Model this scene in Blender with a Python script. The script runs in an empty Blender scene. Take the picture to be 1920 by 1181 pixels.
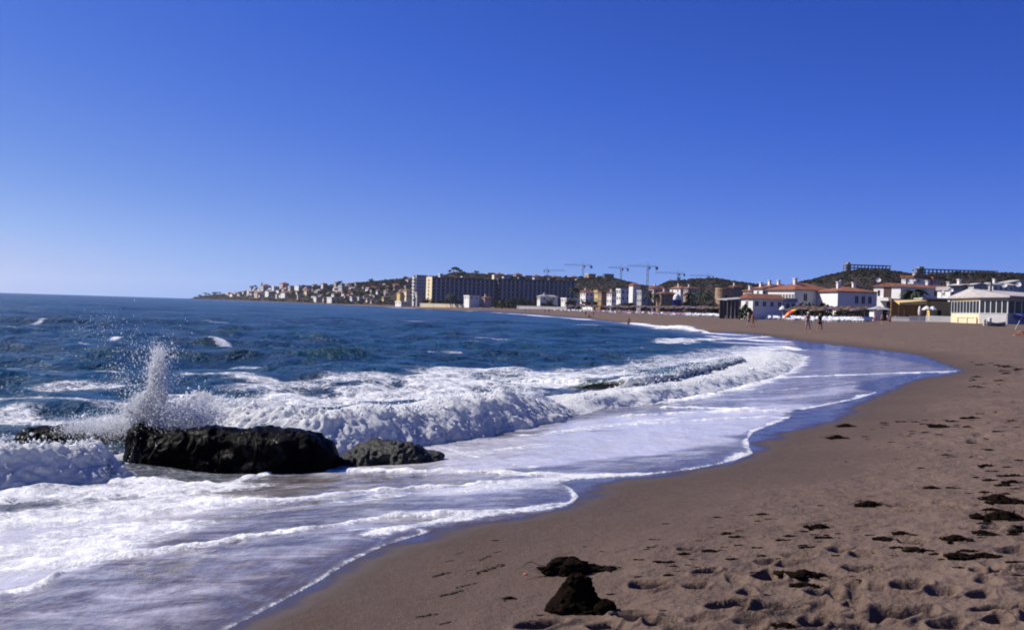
import bpy, bmesh, math, random
import numpy as np
from mathutils import Vector, Matrix, noise as mnoise

random.seed(7)
RNG = np.random.default_rng(11)
SC = bpy.context.scene
COL = SC.collection
rad = math.radians

# ------------------------------------------------------------------ camera
F_PX, CX, CY = 2059.0, 960.0, 590.5          # the photograph's focal length and centre, in its own pixels
CAM_H = 2.1                                   # eye height above the sea
PITCH, ROLL = rad(0.373), rad(1.72)
fwd = Vector((0, math.cos(PITCH), -math.sin(PITCH)))
r0 = Vector((1, 0, 0)); u0 = Vector((0, math.sin(PITCH), math.cos(PITCH)))
cam_r = r0 * math.cos(ROLL) + u0 * math.sin(ROLL)
cam_u = -r0 * math.sin(ROLL) + u0 * math.cos(ROLL)
cam = bpy.data.cameras.new('camera')
cam.lens = 36.0 * F_PX / 1920.0
cam.sensor_width = 36.0
cam.clip_start, cam.clip_end = 0.1, 40000
cam_o = bpy.data.objects.new('camera', cam)
m = Matrix.Identity(4)
for i in range(3):
    m[i][0], m[i][1], m[i][2] = cam_r[i], cam_u[i], -fwd[i]
m[0][3], m[1][3], m[2][3] = 0, 0, CAM_H
cam_o.matrix_world = m
COL.objects.link(cam_o)
SC.camera = cam_o

# ------------------------------------------------------------------ world, sun, exposure
SUN_AZ, SUN_EL = rad(-70), rad(40)            # azimuth from +Y, negative = towards the sea on the left
w = bpy.data.worlds.new('World'); SC.world = w
w.use_nodes = True
nt = w.node_tree; nt.nodes.clear()
sky = nt.nodes.new('ShaderNodeTexSky')
sky.sky_type = 'NISHITA'; sky.sun_disc = False
sky.sun_elevation = SUN_EL; sky.sun_rotation = SUN_AZ
sky.altitude = 0; sky.air_density = 1.0; sky.dust_density = 0.7; sky.ozone_density = 2.2
# colour response of the slide film: the sky's luminance (and its whitening towards the horizon) mapped to blue tones
def _wm(op, a, b=None):
    n = nt.nodes.new('ShaderNodeMath'); n.operation = op
    for i, v in enumerate((a, b)):
        if v is None: continue
        if isinstance(v, (int, float)): n.inputs[i].default_value = v
        else: nt.links.new(v, n.inputs[i])
    return n.outputs[0]
bw = nt.nodes.new('ShaderNodeRGBToBW'); nt.links.new(sky.outputs[0], bw.inputs[0])
tc = nt.nodes.new('ShaderNodeTexCoord'); sx_ = nt.nodes.new('ShaderNodeSeparateXYZ'); nt.links.new(tc.outputs['Generated'], sx_.inputs[0])
el_ = _wm('MULTIPLY', _wm('MAXIMUM', sx_.outputs[2], 0.0), -180 / math.pi / 2.5)
hz_ = _wm('EXPONENT', _wm('MULTIPLY', _wm('EXPONENT', el_), 1.55))
R_ = _wm('MULTIPLY', _wm('MULTIPLY', _wm('POWER', _wm('MULTIPLY', bw.outputs[0], 0.085), 2.6), 0.79), hz_)
rp = nt.nodes.new('ShaderNodeValToRGB'); nt.links.new(_wm('POWER', R_, 0.5), rp.inputs[0])
stops = [(0.0, (0.010, 0.050, 0.32)), (0.13, (0.021, 0.080, 0.45)), (0.2, (0.043, 0.130, 0.61)), (0.286, (0.085, 0.200, 0.71)), (0.437, (0.185, 0.335, 0.80)),
         (0.58, (0.310, 0.470, 0.875)), (0.688, (0.44, 0.55, 0.87)), (0.85, (0.66, 0.71, 0.91))]
while len(rp.color_ramp.elements) < len(stops): rp.color_ramp.elements.new(0.5)
for e_, (p_, c_) in zip(rp.color_ramp.elements, stops): e_.position = p_; e_.color = (*c_, 1)
sc_ = nt.nodes.new('ShaderNodeVectorMath'); sc_.operation = 'SCALE'; sc_.inputs['Scale'].default_value = 10.0
nt.links.new(rp.outputs[0], sc_.inputs[0])
bg = nt.nodes.new('ShaderNodeBackground'); bg.inputs['Strength'].default_value = 0.062
wo = nt.nodes.new('ShaderNodeOutputWorld')
nt.links.new(sc_.outputs[0], bg.inputs[0]); nt.links.new(bg.outputs[0], wo.inputs[0])
sun = bpy.data.lights.new('sun', 'SUN')
sun.energy = 4.8; sun.angle = rad(0.5); sun.color = (1.0, 0.94, 0.86)
sun_o = bpy.data.objects.new('sun', sun)
sdir = Vector((math.sin(SUN_AZ) * math.cos(SUN_EL), math.cos(SUN_AZ) * math.cos(SUN_EL), math.sin(SUN_EL)))
sun_o.rotation_euler = sdir.to_track_quat('Z', 'Y').to_euler()
sun_o.location = (-60, 40, 90)
COL.objects.link(sun_o)
SC.view_settings.view_transform = 'Standard'; SC.view_settings.look = 'None'
SC.view_settings.exposure = 0.69; SC.view_settings.gamma = 1.0; SC.view_settings.use_curve_mapping = False
SC.render.engine = 'CYCLES'
SC.cycles.use_denoising = True
SC.cycles.max_bounces = 5; SC.cycles.diffuse_bounces = 2; SC.cycles.glossy_bounces = 3
SC.cycles.transparent_max_bounces = 8; SC.cycles.volume_bounces = 0
SC.cycles.filter_width = 1.9

# ------------------------------------------------------------------ helpers: geometry of the view
def ray(u, v):
    return fwd + cam_r * ((u - CX) / F_PX) + cam_u * ((CY - v) / F_PX)
def at_z(u, v, z=0.0):                        # where the sight line of a photo pixel meets height z
    d = ray(u, v); t = (z - CAM_H) / d.z
    return Vector((d.x * t, d.y * t, z))
def at_d(u, v, dist):                         # the point of a sight line at distance dist (along Y)
    d = ray(u, v); t = dist / d.y
    return Vector((d.x * t, dist, CAM_H + d.z * t))
def yh(u):
    return 548.3 + 0.030 * u

def sstep(a, b, x):
    t = np.clip((x - a) / (b - a), 0, 1)
    return t * t * (3 - 2 * t)

# ------------------------------------------------------------------ helpers: noise
_G = np.array([[1,1,0],[-1,1,0],[1,-1,0],[-1,-1,0],[1,0,1],[-1,0,1],[1,0,-1],[-1,0,-1],
               [0,1,1],[0,-1,1],[0,1,-1],[0,-1,-1],[1,1,0],[-1,1,0],[0,-1,1],[0,-1,-1]], dtype=np.float64)
_P = np.random.default_rng(3).permutation(512)
def pn(x, y, z=0.0):
    x = np.asarray(x, dtype=np.float64); y = np.asarray(y, dtype=np.float64); z = np.broadcast_to(np.asarray(z, dtype=np.float64), x.shape)
    xi = np.floor(x).astype(np.int64); yi = np.floor(y).astype(np.int64); zi = np.floor(z).astype(np.int64)
    xf, yf, zf = x - xi, y - yi, z - zi
    fade = lambda t: t * t * t * (t * (t * 6 - 15) + 10)
    U, V, W = fade(xf), fade(yf), fade(zf)
    out = 0
    for a in (0, 1):
        for b in (0, 1):
            for c in (0, 1):
                h = _P[(_P[(_P[(xi + a) & 511] + yi + b) & 511] + zi + c) & 511] & 15
                g = _G[h]
                d = g[..., 0] * (xf - a) + g[..., 1] * (yf - b) + g[..., 2] * (zf - c)
                out = out + d * (U if a else 1 - U) * (V if b else 1 - V) * (W if c else 1 - W)
    return out
def fbm(x, y, z=0.0, o=4, gain=0.5, lac=2.03):
    s, a, f = 0, 1.0, 1.0
    for i in range(o):
        s = s + a * pn(x * f + 17.3 * i, y * f - 9.1 * i, np.asarray(z) * f + 3.7 * i); a *= gain; f *= lac
    return s

# ------------------------------------------------------------------ helpers: objects
def tag(o, label=None, cat=None, group=None, kind=None):
    if label: o['label'] = label
    if cat: o['category'] = cat
    if group: o['group'] = group
    if kind: o['kind'] = kind
    return o
def empty(name, loc, rz=0.0, **k):
    o = bpy.data.objects.new(name, None); COL.objects.link(o)
    o.location = loc; o.rotation_euler = (0, 0, rz); o.empty_display_size = 0.3
    return tag(o, **k)
def link(name, me, parent=None, mats=(), **k):
    o = bpy.data.objects.new(name, me); COL.objects.link(o)
    if parent is not None: o.parent = parent
    for mt in mats:
        if mt.name not in [x.name for x in me.materials if x]: me.materials.append(mt)
    return tag(o, **k)
def mesh_np(name, verts, faces, smooth=True, attrs=None, mats=()):
    verts = np.asarray(verts, dtype=np.float32); faces = np.asarray(faces, dtype=np.int32)
    me = bpy.data.meshes.new(name)
    n, k = faces.shape
    me.vertices.add(len(verts)); me.vertices.foreach_set('co', verts.ravel())
    me.loops.add(n * k); me.loops.foreach_set('vertex_index', faces.ravel())
    me.polygons.add(n)
    me.polygons.foreach_set('loop_start', np.arange(0, n * k, k, dtype=np.int32))
    me.polygons.foreach_set('use_smooth', np.full(n, smooth, dtype=bool))
    me.update(calc_edges=True); me.validate()
    for an, av in (attrs or {}).items():
        a = me.attributes.new(an, 'FLOAT', 'POINT'); a.data.foreach_set('value', np.asarray(av, dtype=np.float32))
    for mt in mats: me.materials.append(mt)
    return me
def mesh_bm(name, bm, mats=(), smooth=False):
    me = bpy.data.meshes.new(name)
    bmesh.ops.recalc_face_normals(bm, faces=bm.faces)
    for f in bm.faces: f.smooth = smooth
    bm.to_mesh(me); bm.free()
    for mt in mats: me.materials.append(mt)
    return me

# ------------------------------------------------------------------ helpers: materials
class NB:
    def __init__(s, name):
        s.m = bpy.data.materials.new(name); s.m.use_nodes = True
        s.t = s.m.node_tree; s.t.nodes.clear(); s.out = s.n('ShaderNodeOutputMaterial')
    def n(s, typ, ins=None, **props):
        nd = s.t.nodes.new(typ)
        for k, v in props.items(): setattr(nd, k, v)
        for k, v in (ins or {}).items(): s.set(nd, k, v)
        return nd
    def set(s, nd, k, v):
        sock = nd.inputs[k]
        if hasattr(v, 'is_output') or isinstance(v, bpy.types.NodeSocket): s.t.links.new(v, sock)
        else: sock.default_value = v
    def math(s, op, a, b=None, c=None, clamp=False):
        nd = s.n('ShaderNodeMath', operation=op, use_clamp=clamp)
        for i, v in enumerate((a, b, c)):
            if v is not None: s.set(nd, i, v)
        return nd.outputs[0]
    def mix(s, fac, a, b):
        nd = s.n('ShaderNodeMix', data_type='RGBA')
        s.set(nd, 0, fac)
        for i, v in ((6, a), (7, b)):
            if isinstance(v, tuple) and len(v) == 3: v = (*v, 1)
            s.set(nd, i, v)
        return nd.outputs[2]
    def noise(s, vec, scale, detail=4, rough=0.55, dist=0.0):
        return s.n('ShaderNodeTexNoise', {'Vector': vec, 'Scale': scale, 'Detail': detail, 'Roughness': rough, 'Distortion': dist}).outputs[0]
    def attr(s, name):
        return s.n('ShaderNodeAttribute', attribute_name=name).outputs['Fac']
    def obj(s):
        return s.n('ShaderNodeTexCoord').outputs['Object']
    def rng(s, v, a, b, c=0.0, d=1.0, smooth=True):
        nd = s.n('ShaderNodeMapRange', {'Value': v, 'From Min': a, 'From Max': b, 'To Min': c, 'To Max': d}, clamp=True)
        if smooth: nd.interpolation_type = 'SMOOTHSTEP'
        return nd.outputs[0]
    def bump(s, h, strength, dist, normal=None):
        ins = {'Height': h, 'Strength': strength, 'Distance': dist}
        if normal is not None: ins['Normal'] = normal
        return s.n('ShaderNodeBump', ins).outputs[0]
    def done(s, shader):
        s.t.links.new(shader, s.out.inputs[0]); return s.m
MATS = {}
def simple(name, col, rough=0.8, var=0.18, scale=1.5, bump=0.0, bscale=20, spec=0.3, metal=0.0):
    if name in MATS: return MATS[name]
    b = NB(name); o = b.obj()
    nz = b.noise(o, scale, 5, 0.6)
    c1 = tuple(max(0, c * (1 - var)) for c in col); c2 = tuple(min(1, c * (1 + var)) for c in col)
    c = b.mix(b.rng(nz, 0.3, 0.7), c1, c2)
    p = b.n('ShaderNodeBsdfPrincipled', {'Base Color': c, 'Roughness': rough, 'Specular IOR Level': spec, 'Metallic': metal})
    if bump > 0:
        b.set(p, 'Normal', b.bump(b.noise(o, bscale, 4), bump, 0.05))
    MATS[name] = b.done(p.outputs[0]); return MATS[name]

# ------------------------------------------------------------------ the shore
def w0(u, v): p = at_z(u, v, 0.0); return (p.x, p.y)
def wd(u, dist): p = at_d(u, yh(u), dist); return (p.x, p.y)
SHORE = [(-3000, -9000), (-420, -1300), (-40, -95), (-11, -10), (-7.2, 0)]
SHORE += [w0(*p) for p in [(-400,1150),(0,1000),(300,935),(640,885),(900,832),(1100,784),(1250,754),(1400,720),(1468,692),(1490,660),(1440,641),
                           (1300,622.5),(1200,609.5),(1100,599),(1000,590.6),(900,584),(800,579)]]
SHORE += [wd(700, 900), wd(640, 1060), wd(560, 1400), wd(480, 1900), wd(400, 2500), wd(361, 2750)]
LAND = SHORE + [wd(362, 3100), wd(420, 6000), (2000, 9500), (9500, 9500), (9500, -9500), (-2900, -9500)]
SHORE = np.array(SHORE); LAND = np.array(LAND)

def seg_dist(px, py, poly):
    best = np.full(px.shape, 1e18); para = np.zeros(px.shape); acc = 0.0
    for i in range(len(poly) - 1):
        ax, ay = poly[i]; bx, by = poly[i + 1]
        dx, dy = bx - ax, by - ay; L2 = dx * dx + dy * dy
        t = np.clip(((px - ax) * dx + (py - ay) * dy) / L2, 0, 1)
        d = (px - ax - t * dx) ** 2 + (py - ay - t * dy) ** 2
        mk = d < best
        best = np.where(mk, d, best); para = np.where(mk, acc + t * math.sqrt(L2), para)
        acc += math.sqrt(L2)
    return np.sqrt(best), para
def near_dist(px, py, poly, margin):          # seg_dist, worked out only near the line
    k = np.nonzero((px > poly[:, 0].min() - margin) & (px < poly[:, 0].max() + margin) & (py > poly[:, 1].min() - margin) & (py < poly[:, 1].max() + margin))[0]
    d = np.full(px.shape, 1e9); t = np.zeros(px.shape)
    if len(k): d[k], t[k] = seg_dist(px[k], py[k], poly)
    return d, t
def inside(px, py, poly):
    r = np.zeros(px.shape, dtype=bool); n = len(poly)
    for i in range(n):
        x1, y1 = poly[i]; x2, y2 = poly[(i + 1) % n]
        if y1 == y2: continue
        c = ((y1 > py) != (y2 > py)) & (px < (x2 - x1) * (py - y1) / (y2 - y1) + x1)
        r ^= c
    return r
def shore_s(px, py):
    px = np.asarray(px, float); py = np.asarray(py, float)
    d, _ = seg_dist(px, py, SHORE)
    return np.where(inside(px, py, LAND), d, -d)
PROF_S = np.array([-4000, -60, -8, 0, 4, 8, 14, 26, 40, 60, 100, 200, 9000])
PROF_Z = np.array([-12, -3.2, -0.5, 0, 0.34, 0.62, 0.82, 1.18, 1.62, 2.1, 2.9, 4.0, 6.0])
def sand_z(px, py, s=None):
    if s is None: s = shore_s(px, py)
    z = np.interp(s, PROF_S, PROF_Z)
    return z + 0.05 * sstep(3, 12, s) * pn(np.asarray(px) * 0.23, np.asarray(py) * 0.17)
def gz(x, y): return float(sand_z(np.array([x]), np.array([y]))[0])
def on_sand(u, v, n=8):                       # where a sight line meets the sand
    z = 0.3
    for _ in range(n):
        p = at_z(u, v, z); z = 0.5 * z + 0.5 * gz(p.x, p.y)
    p = at_z(u, v, z); return Vector((p.x, p.y, gz(p.x, p.y)))
def path_on(px, z=None, n=0):
    pts = [(on_sand(u, v) if z is None else at_z(u, v, z)) for u, v in px]
    a = np.array([(p.x, p.y) for p in pts])
    if n: a = resample(a, n)
    return a
def resample(a, n):
    # smooth (Catmull-Rom) through the points, then even spacing
    P = np.vstack([2 * a[0] - a[1], a, 2 * a[-1] - a[-2]]); out = []
    for i in range(1, len(P) - 2):
        for t in np.linspace(0, 1, 16, endpoint=False):
            p0, p1, p2, p3 = P[i - 1], P[i], P[i + 1], P[i + 2]
            out.append(0.5 * ((2 * p1) + (-p0 + p2) * t + (2 * p0 - 5 * p1 + 4 * p2 - p3) * t * t + (-p0 + 3 * p1 - 3 * p2 + p3) * t ** 3))
    out.append(P[-2]); out = np.array(out)
    d = np.concatenate([[0], np.cumsum(np.hypot(*np.diff(out, axis=0).T))])
    q = np.linspace(0, d[-1], n)
    return np.stack([np.interp(q, d, out[:, 0]), np.interp(q, d, out[:, 1])], 1)

# outer edge of the last run-up, tongue by tongue, and the limit of the wet sand
EDGE_PX = [(250,1290),(330,1230),(420,1181),(500,1140),(600,1087),(652,1054),(720,1022),(795,999),(850,986),(950,973),(1020,961),(1068,947),(1084,930),
           (1070,915),(1048,904),(1075,898),(1200,891),(1300,879),(1372,864),(1411,850),(1404,838),(1402,822),(1412,809),(1440,799),(1474,789),(1484,779),
           (1482,772),(1560,757),(1612,746),(1646,735),(1610,730),(1625,717),(1700,706),(1795,696),(1740,684),(1690,672),(1620,661),(1540,655),(1505,656),
           (1488,641),(1445,631),(1400,628)]
WET_PX = [(275,1290),(450,1181),(532,1137),(628,1086),(688,1051),(756,1018),(842,997),(960,975),(1060,955),(1120,925),(1146,903),(1240,893),(1340,880),(1420,858),
          (1440,830),(1470,812),(1540,795),(1590,780),(1600,765),(1668,735),(1720,712),(1812,697),(1775,683),(1720,664),(1620,652),(1520,641),(1460,632),(1400,624)]
EDGE = path_on(EDGE_PX); WET = path_on(WET_PX)
far_tail = [(20.5,125),(20.3,176),(17.8,262),(8,375),(-14,530)]
SEAWARD = [(-400, 700), (-400, -60), (-20, -20), (-4.8, 0)]
EDGE_POLY = np.vstack([EDGE, far_tail, SEAWARD]); WET_POLY = np.vstack([WET, far_tail, SEAWARD])
EDGE_LINE = np.vstack([[(-4.8, 0)], EDGE, far_tail]); WET_LINE = np.vstack([[(-4.4, 0)], WET, far_tail])
def sdist(px, py, poly, line):                # >0 on the sea side
    d, _ = seg_dist(px, py, line)
    return np.where(inside(px, py, poly), d, -d)

# ------------------------------------------------------------------ sand
def fan(az, rows):
    A, R = np.meshgrid(az, rows)
    X, Y = R * np.sin(A), R * np.cos(A)
    na, nr = len(az), len(rows)
    i = np.arange(nr - 1)[:, None] * na; j = np.arange(na)[None, :]
    j2 = (j + 1) % na
    q = np.stack([i + j, i + j2, i + na + j2, i + na + j], -1).reshape(-1, 4)
    return X.ravel(), Y.ravel(), q, na
def logrows(*seg):
    out = [seg[0][0]]
    for a, b, s in seg:
        n = max(2, int(math.log(b / a) / s)); out += list(np.geomspace(a, b, n)[1:])
    return np.array(out)
def azs(*seg):
    out = []
    for a, b, s in seg: out += list(np.arange(a, b, s))
    return np.radians(np.array(out))

PRINTS = [ # photo position, length (m), width, turn (deg), depth
 (1218,1098,.26,.13,70,.045),(1326,1072,.20,.10,60,.04),(1440,1083,.28,.14,20,.06),(1372,1138,.30,.15,50,.07),(1448,1143,.34,.13,88,.06),(1545,1110,.24,.13,60,.04),
 (1708,1100,.26,.15,70,.06),(1690,1152,.34,.17,75,.075),(1622,1040,.20,.10,80,.04),(1620,1068,.30,.09,88,.045),(1530,1165,.28,.10,40,.05),(1560,1110,.2,.11,20,.03),
 (1770,1110,.22,.12,60,.025),(1880,1145,.34,.10,80,.05),(1868,1165,.2,.1,30,.045),(1190,1158,.24,.15,70,.06),(1135,1175,.2,.1,40,.04),(1020,1172,.3,.12,60,.05),
 (1240,1168,.2,.12,100,.04),(1610,1130,.2,.11,20,.035),(1480,1060,.2,.1,80,.03),(1850,1075,.2,.1,80,.035),(1880,1070,.16,.09,40,.03),(1800,1040,.2,.1,80,.03),
 (1310,1100,.2,.11,50,.03),(1290,1030,.16,.09,60,.03),(1400,1110,.18,.1,20,.025),(1650,1100,.2,.1,70,.02),(1780,1170,.22,.12,60,.035),(1600,1175,.2,.1,70,.03)]
azS = azs((-180,-34,6),(-34,-14,.4),(-14,33,.082),(33,180,6))
rowS = logrows((2.2,4.2,.04),(4.2,8.5,.0027),(8.5,15,.0055),(15,60,.013),(60,6500,.05))
sx, sy, sq, na = fan(azS, rowS)
ss = shore_s(sx, sy)
sz = sand_z(sx, sy, ss)
rr = np.hypot(sx, sy)
dwet = sdist(sx, sy, WET_POLY, WET_LINE)
dry = sstep(0.6, 3.2, -dwet)                  # trodden dry sand away from the wet edge
near = sstep(60, 20, rr)
sz += dry * near * (0.016 * fbm(sx * 1.1, sy * 1.1, 0.5, 3) + 0.005 * pn(sx * 5.1, sy * 5.1, 4.0))
sz += sstep(1.2, 5, -dwet) * sstep(30, 10, rr) * (0.0045 * pn(sx * 11, sy * 11, 7.0) + 0.003 * pn(sx * 27, sy * 27, 2.0))
def dent(cx, cy, ln, wd_, ang, dep):
    global sz
    R = ln * 1.3
    k = np.nonzero((np.abs(sx - cx) < R) & (np.abs(sy - cy) < R))[0]
    if not len(k): return
    ca, sa = math.cos(ang), math.sin(ang)
    dx, dy = sx[k] - cx, sy[k] - cy
    a = (dx * ca + dy * sa) / (ln * 0.5); b = (-dx * sa + dy * ca) / (wd_ * 0.5)
    b = b * (1 + 0.25 * np.sin(a * 2.4)); r = np.sqrt(a * a + b * b)
    r = r + 0.30 * pn(sx[k] * 8 + cx, sy[k] * 8, 1.5)
    sz[k] += -dep * 1.1 * sstep(1.15, 0.55, r) * (1 + .35 * pn(sx[k] * 9, sy[k] * 9, 3.1)) + dep * 0.22 * np.exp(-((r - 1.3) / 0.22) ** 2)
for (u, v, ln, wd_, tn, dep) in PRINTS:
    p = on_sand(u, v); dent(p.x, p.y, ln * .92, wd_ * 1.15, rad(90 - tn), dep * 1.75)
k = 0
while k < 250:
    y_ = 4.5 + 30 * random.random() ** 1.6; x_ = y_ * random.uniform(0.02, 0.62)
    q_ = sdist(np.array([x_]), np.array([y_]), WET_POLY, WET_LINE)[0]
    if q_ > -2.4: continue
    if x_ < 0.45 * (y_ - 4) * 0.5: k += 1; continue
    dent(x_, y_, random.uniform(.18, .3), random.uniform(.1, .16), random.uniform(0, 3.1), random.uniform(.008, .045)); k += 1
wet = sstep(-0.45, 0.3, dwet + 0.22 * fbm(sx * 1.4, sy * 1.4, 6.6, 3))
wet = np.maximum(wet, sstep(0.5, -1.5, ss))
damp = sstep(-2.6, 0.2, dwet + 0.5 * pn(sx * 0.6, sy * 0.6, 9.0))
town = sstep(60, 95, ss)

b = NB('beach sand'); o = b.obj()
fine = b.noise(o, 160, 3, 0.7); mid = b.noise(o, 22, 5, 0.65); big = b.noise(o, 0.9, 4, 0.5)
c = b.mix(b.rng(fine, 0.32, 0.7), (0.043, 0.0275, 0.0200), (0.162, 0.109, 0.083))
c = b.mix(b.rng(mid, 0.35, 0.72, 0, 0.45), c, (0.068, 0.045, 0.034))
c = b.mix(b.rng(big, 0.35, 0.7, 0, 0.35), c, (0.127, 0.086, 0.065))
vor = b.n('ShaderNodeTexVoronoi', {'Vector': o, 'Scale': 38.0})
c = b.mix(b.math('MULTIPLY', b.rng(vor.outputs['Distance'], 0.13, 0.05), b.rng(b.noise(o, 2.1, 3), 0.5, 0.62)), c, (0.45, 0.39, 0.31))   # shell grit
vor2 = b.n('ShaderNodeTexVoronoi', {'Vector': o, 'Scale': 21.0})
c = b.mix(b.math('MULTIPLY', b.rng(vor2.outputs['Distance'], 0.12, 0.06), b.rng(b.noise(o, 1.3, 3), 0.5, 0.6)), c, (0.03, 0.02, 0.015))    # weed crumbs
c = b.mix(b.math('MULTIPLY', b.rng(b.attr('damp'), 0.6, 0.0), b.rng(b.noise(o, 0.5, 5, .6), .3, .7, .05, .35)), c, (0.168, 0.117, 0.089))
c = b.mix(b.math('MULTIPLY', b.attr('damp'), 0.54), c, (0.046, 0.032, 0.027))
c = b.mix(b.math('MULTIPLY', b.attr('wet'), 0.85), c, (0.030, 0.022, 0.019))
c = b.mix(b.attr('town'), c, b.mix(b.rng(b.noise(o, 0.06, 6), 0.35, 0.65), (0.07, 0.055, 0.04), (0.03, 0.035, 0.02)))
ro = b.math('ADD', b.rng(b.attr('wet'), 0.3, 1.0, 0.85, 0.12), b.rng(b.noise(o, 2.4, 5, .65), .42, .7, 0, .16))
bn = b.bump(b.noise(o, 85, 5, 0.75), b.rng(b.attr('wet'), 0, 1, 0.75, 0.10), 0.012)
bn = b.bump(b.noise(o, 3.2, 6, 0.7), b.rng(b.attr('wet'), 0, 0.6, 0.45, 0.0), 0.09, bn)
bn = b.bump(b.noise(o, 1.5, 5, 0.6), b.rng(b.attr('damp'), 0.05, 0.6, 0.8, 0.0), 0.26, bn)
p = b.n('ShaderNodeBsdfPrincipled', {'Base Color': c, 'Roughness': ro, 'Specular IOR Level': b.rng(b.attr('wet'), 0, 1, 0.15, 0.5), 'Normal': bn})
M_SAND = b.done(p.outputs[0])
# close the middle of the sheet under the photographer
vs = np.stack([sx, sy, sz], 1); ci = len(vs)
vs = np.vstack([vs, [[0, 0, float(gz(0, 0))]]])
j = np.arange(na)
cen = np.stack([np.full(na, ci), j, (j + 1) % na, (j + 1) % na], 1)
ap = lambda a, v: np.append(a, v)
me = mesh_np('sand_beach', vs, sq[:, ::-1], True, {'wet': ap(wet, 0), 'damp': ap(damp, 0), 'town': ap(town, 0)}, (M_SAND,))
link('sand_beach', me, kind='structure')
bm = bmesh.new(); bv = [bm.verts.new(v) for v in vs[:na]]; bc = bm.verts.new(vs[ci])
for i in range(na): bm.faces.new((bc, bv[(i + 1) % na], bv[i]))
link('sand_underfoot', mesh_bm('sand_underfoot', bm, (M_SAND,), True), kind='structure')
FOOT_MAIN_PX = [(560,838),(640,838),(700,833),(760,826),(850,816),(950,796),(1060,775),(1150,757)]
FOOT_LEFT_PX = [(-200,917),(-80,910),(0,907),(60,904),(110,899),(180,890),(238,880)]
FOOT_RIGHT_PX = [(1150,757),(1250,746),(1340,731),(1410,715),(1468,695)]
# ------------------------------------------------------------------ sea
# foam lines of the run-up (photo traces laid on the sand), half width in metres, strength
LINES = [
 ([(-120,1140),(0,1120),(60,1110),(110,1085),(158,1062),(300,1042),(420,1022),(520,1006),(620,992),(720,978),(800,972),(950,962),(1050,945)], .10, 1.0),
 ([(-100,1000),(120,985),(300,968),(420,950),(520,944),(650,930),(800,921),(950,908),(1048,901)], .12, 1.0),
 ([(360,930),(450,905),(545,886),(700,887),(850,889),(1000,894),(1100,894),(1250,886),(1350,869),(1408,852)], .13, 1.0),
 ([(1048,901),(1075,912),(1084,930),(1060,947),(1000,958),(900,970),(800,985),(700,1003)], .08, .95),
 ([(1150,785),(1212,781),(1300,776),(1400,773),(1480,772)], .13, 1.0),
 (FOOT_MAIN_PX, .20, .95), (FOOT_LEFT_PX, .16, .95), (FOOT_RIGHT_PX, .25, .9),
 ([(1180,800),(1300,792),(1400,786),(1470,784)], .12, .9),
 ([(1484,779),(1440,797),(1412,809),(1403,822),(1405,840),(1410,850)], .07, .9),
 ([(1250,766),(1400,770),(1490,768),(1560,757),(1612,746),(1644,736)], .16, 1.0),
 ([(1330,722),(1400,714),(1500,708),(1650,703),(1790,697)], .28, 1.0),
 ([(1380,705),(1480,698),(1560,695),(1700,688)], .2, .55),
 ([(1300,748),(1420,738),(1520,728),(1600,718)], .2, .5),
 ([(1180,770),(1300,758),(1420,750),(1560,742)], .2, .45),
 ([(1310,622),(1360,627),(1440,629)], .6, 1.0),
 ([(1330,632),(1400,638),(1487,641)], .7, 1.0),
 ([(1390,660),(1450,650),(1504,657)], .6, 1.0),
 ([(830,842),(880,856),(920,870),(1000,880)], .1, .6),
 ([(560,1016),(640,1003),(760,992),(795,998)], .05, .6),
 ([(420,1181),(500,1141),(600,1088),(652,1055),(720,1023),(795,999)], .035, .62),
]
# broad foam: centre line, half width, strength (negative clears it)
PATCHES = [
 ([(-250,960),(0,960),(150,950),(300,945)], .95, .80), ([(-250,1040),(0,1050),(140,1030)], .75, .80), ([(150,1000),(300,1000)], .55, .74), ([(300,960),(420,945)], .3, .85),
 ([(-80,912),(100,912),(240,905),(330,905),(400,905)], .6, .86), ([(240,885),(330,892),(420,905)], .3, .95),
 ([(400,960),(600,955),(800,940)], .28, .42), ([(450,985),(650,965),(900,950)], .22, .45), ([(880,950),(1000,935),(1060,930)], .35, .66),
 ([(830,852),(900,850),(1000,842)], .5, .5), ([(1000,812),(1150,800),(1250,795)], .5, .55),
 ([(1330,690),(1400,670),(1450,650)], 1.6, .75), ([(1250,640),(1350,633),(1460,634)], 1.5, .72), ([(1150,752),(1280,742),(1380,722),(1460,698),(1495,668)], .7, .95),
 ([(420,748),(600,738),(800,728),(1000,712),(1090,705)], 2.0, .74), ([(500,722),(700,715),(950,700)], 1.6, .60), ([(340,775),(520,768)], .8, .85),
 ([(640,715),(760,705),(900,705)], 1.4, .66), ([(820,698),(920,694),(1040,703)], 1.1, .68), ([(380,700),(480,712),(620,720)], .9, .68), ([(340,735),(440,745)], .7, .6),
 ([(60,720),(160,712),(230,720)], .6, .58), ([(0,755),(120,765),(220,760)], .7, .68), ([(-60,740),(60,738),(200,745)], .5, .5), ([(100,690),(220,684)], .4, .45), ([(-60,690),(0,687),(38,694)], .3, .6),
 ([(1120,700),(1200,690),(1330,672),(1420,655)], 2.2, .56),
 ([(370,637),(400,640),(432,643)], .4, .7), ([(150,640),(170,642)], .25, .6), ([(60,604),(80,602)], .4, .6), ([(420,683),(500,690)], .5, .5),
 ([(180,696),(210,698)], .4, .7), ([(215,636),(232,632)], .3, .75), ([(900,634),(950,635)], .6, .5), ([(820,660),(840,663)], .8, .5), ([(290,690),(340,692)], .4, .6),
 ([(1230,676),(1290,668)], .8, .5), ([(0,800),(60,790)], .4, .5),
]
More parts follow.
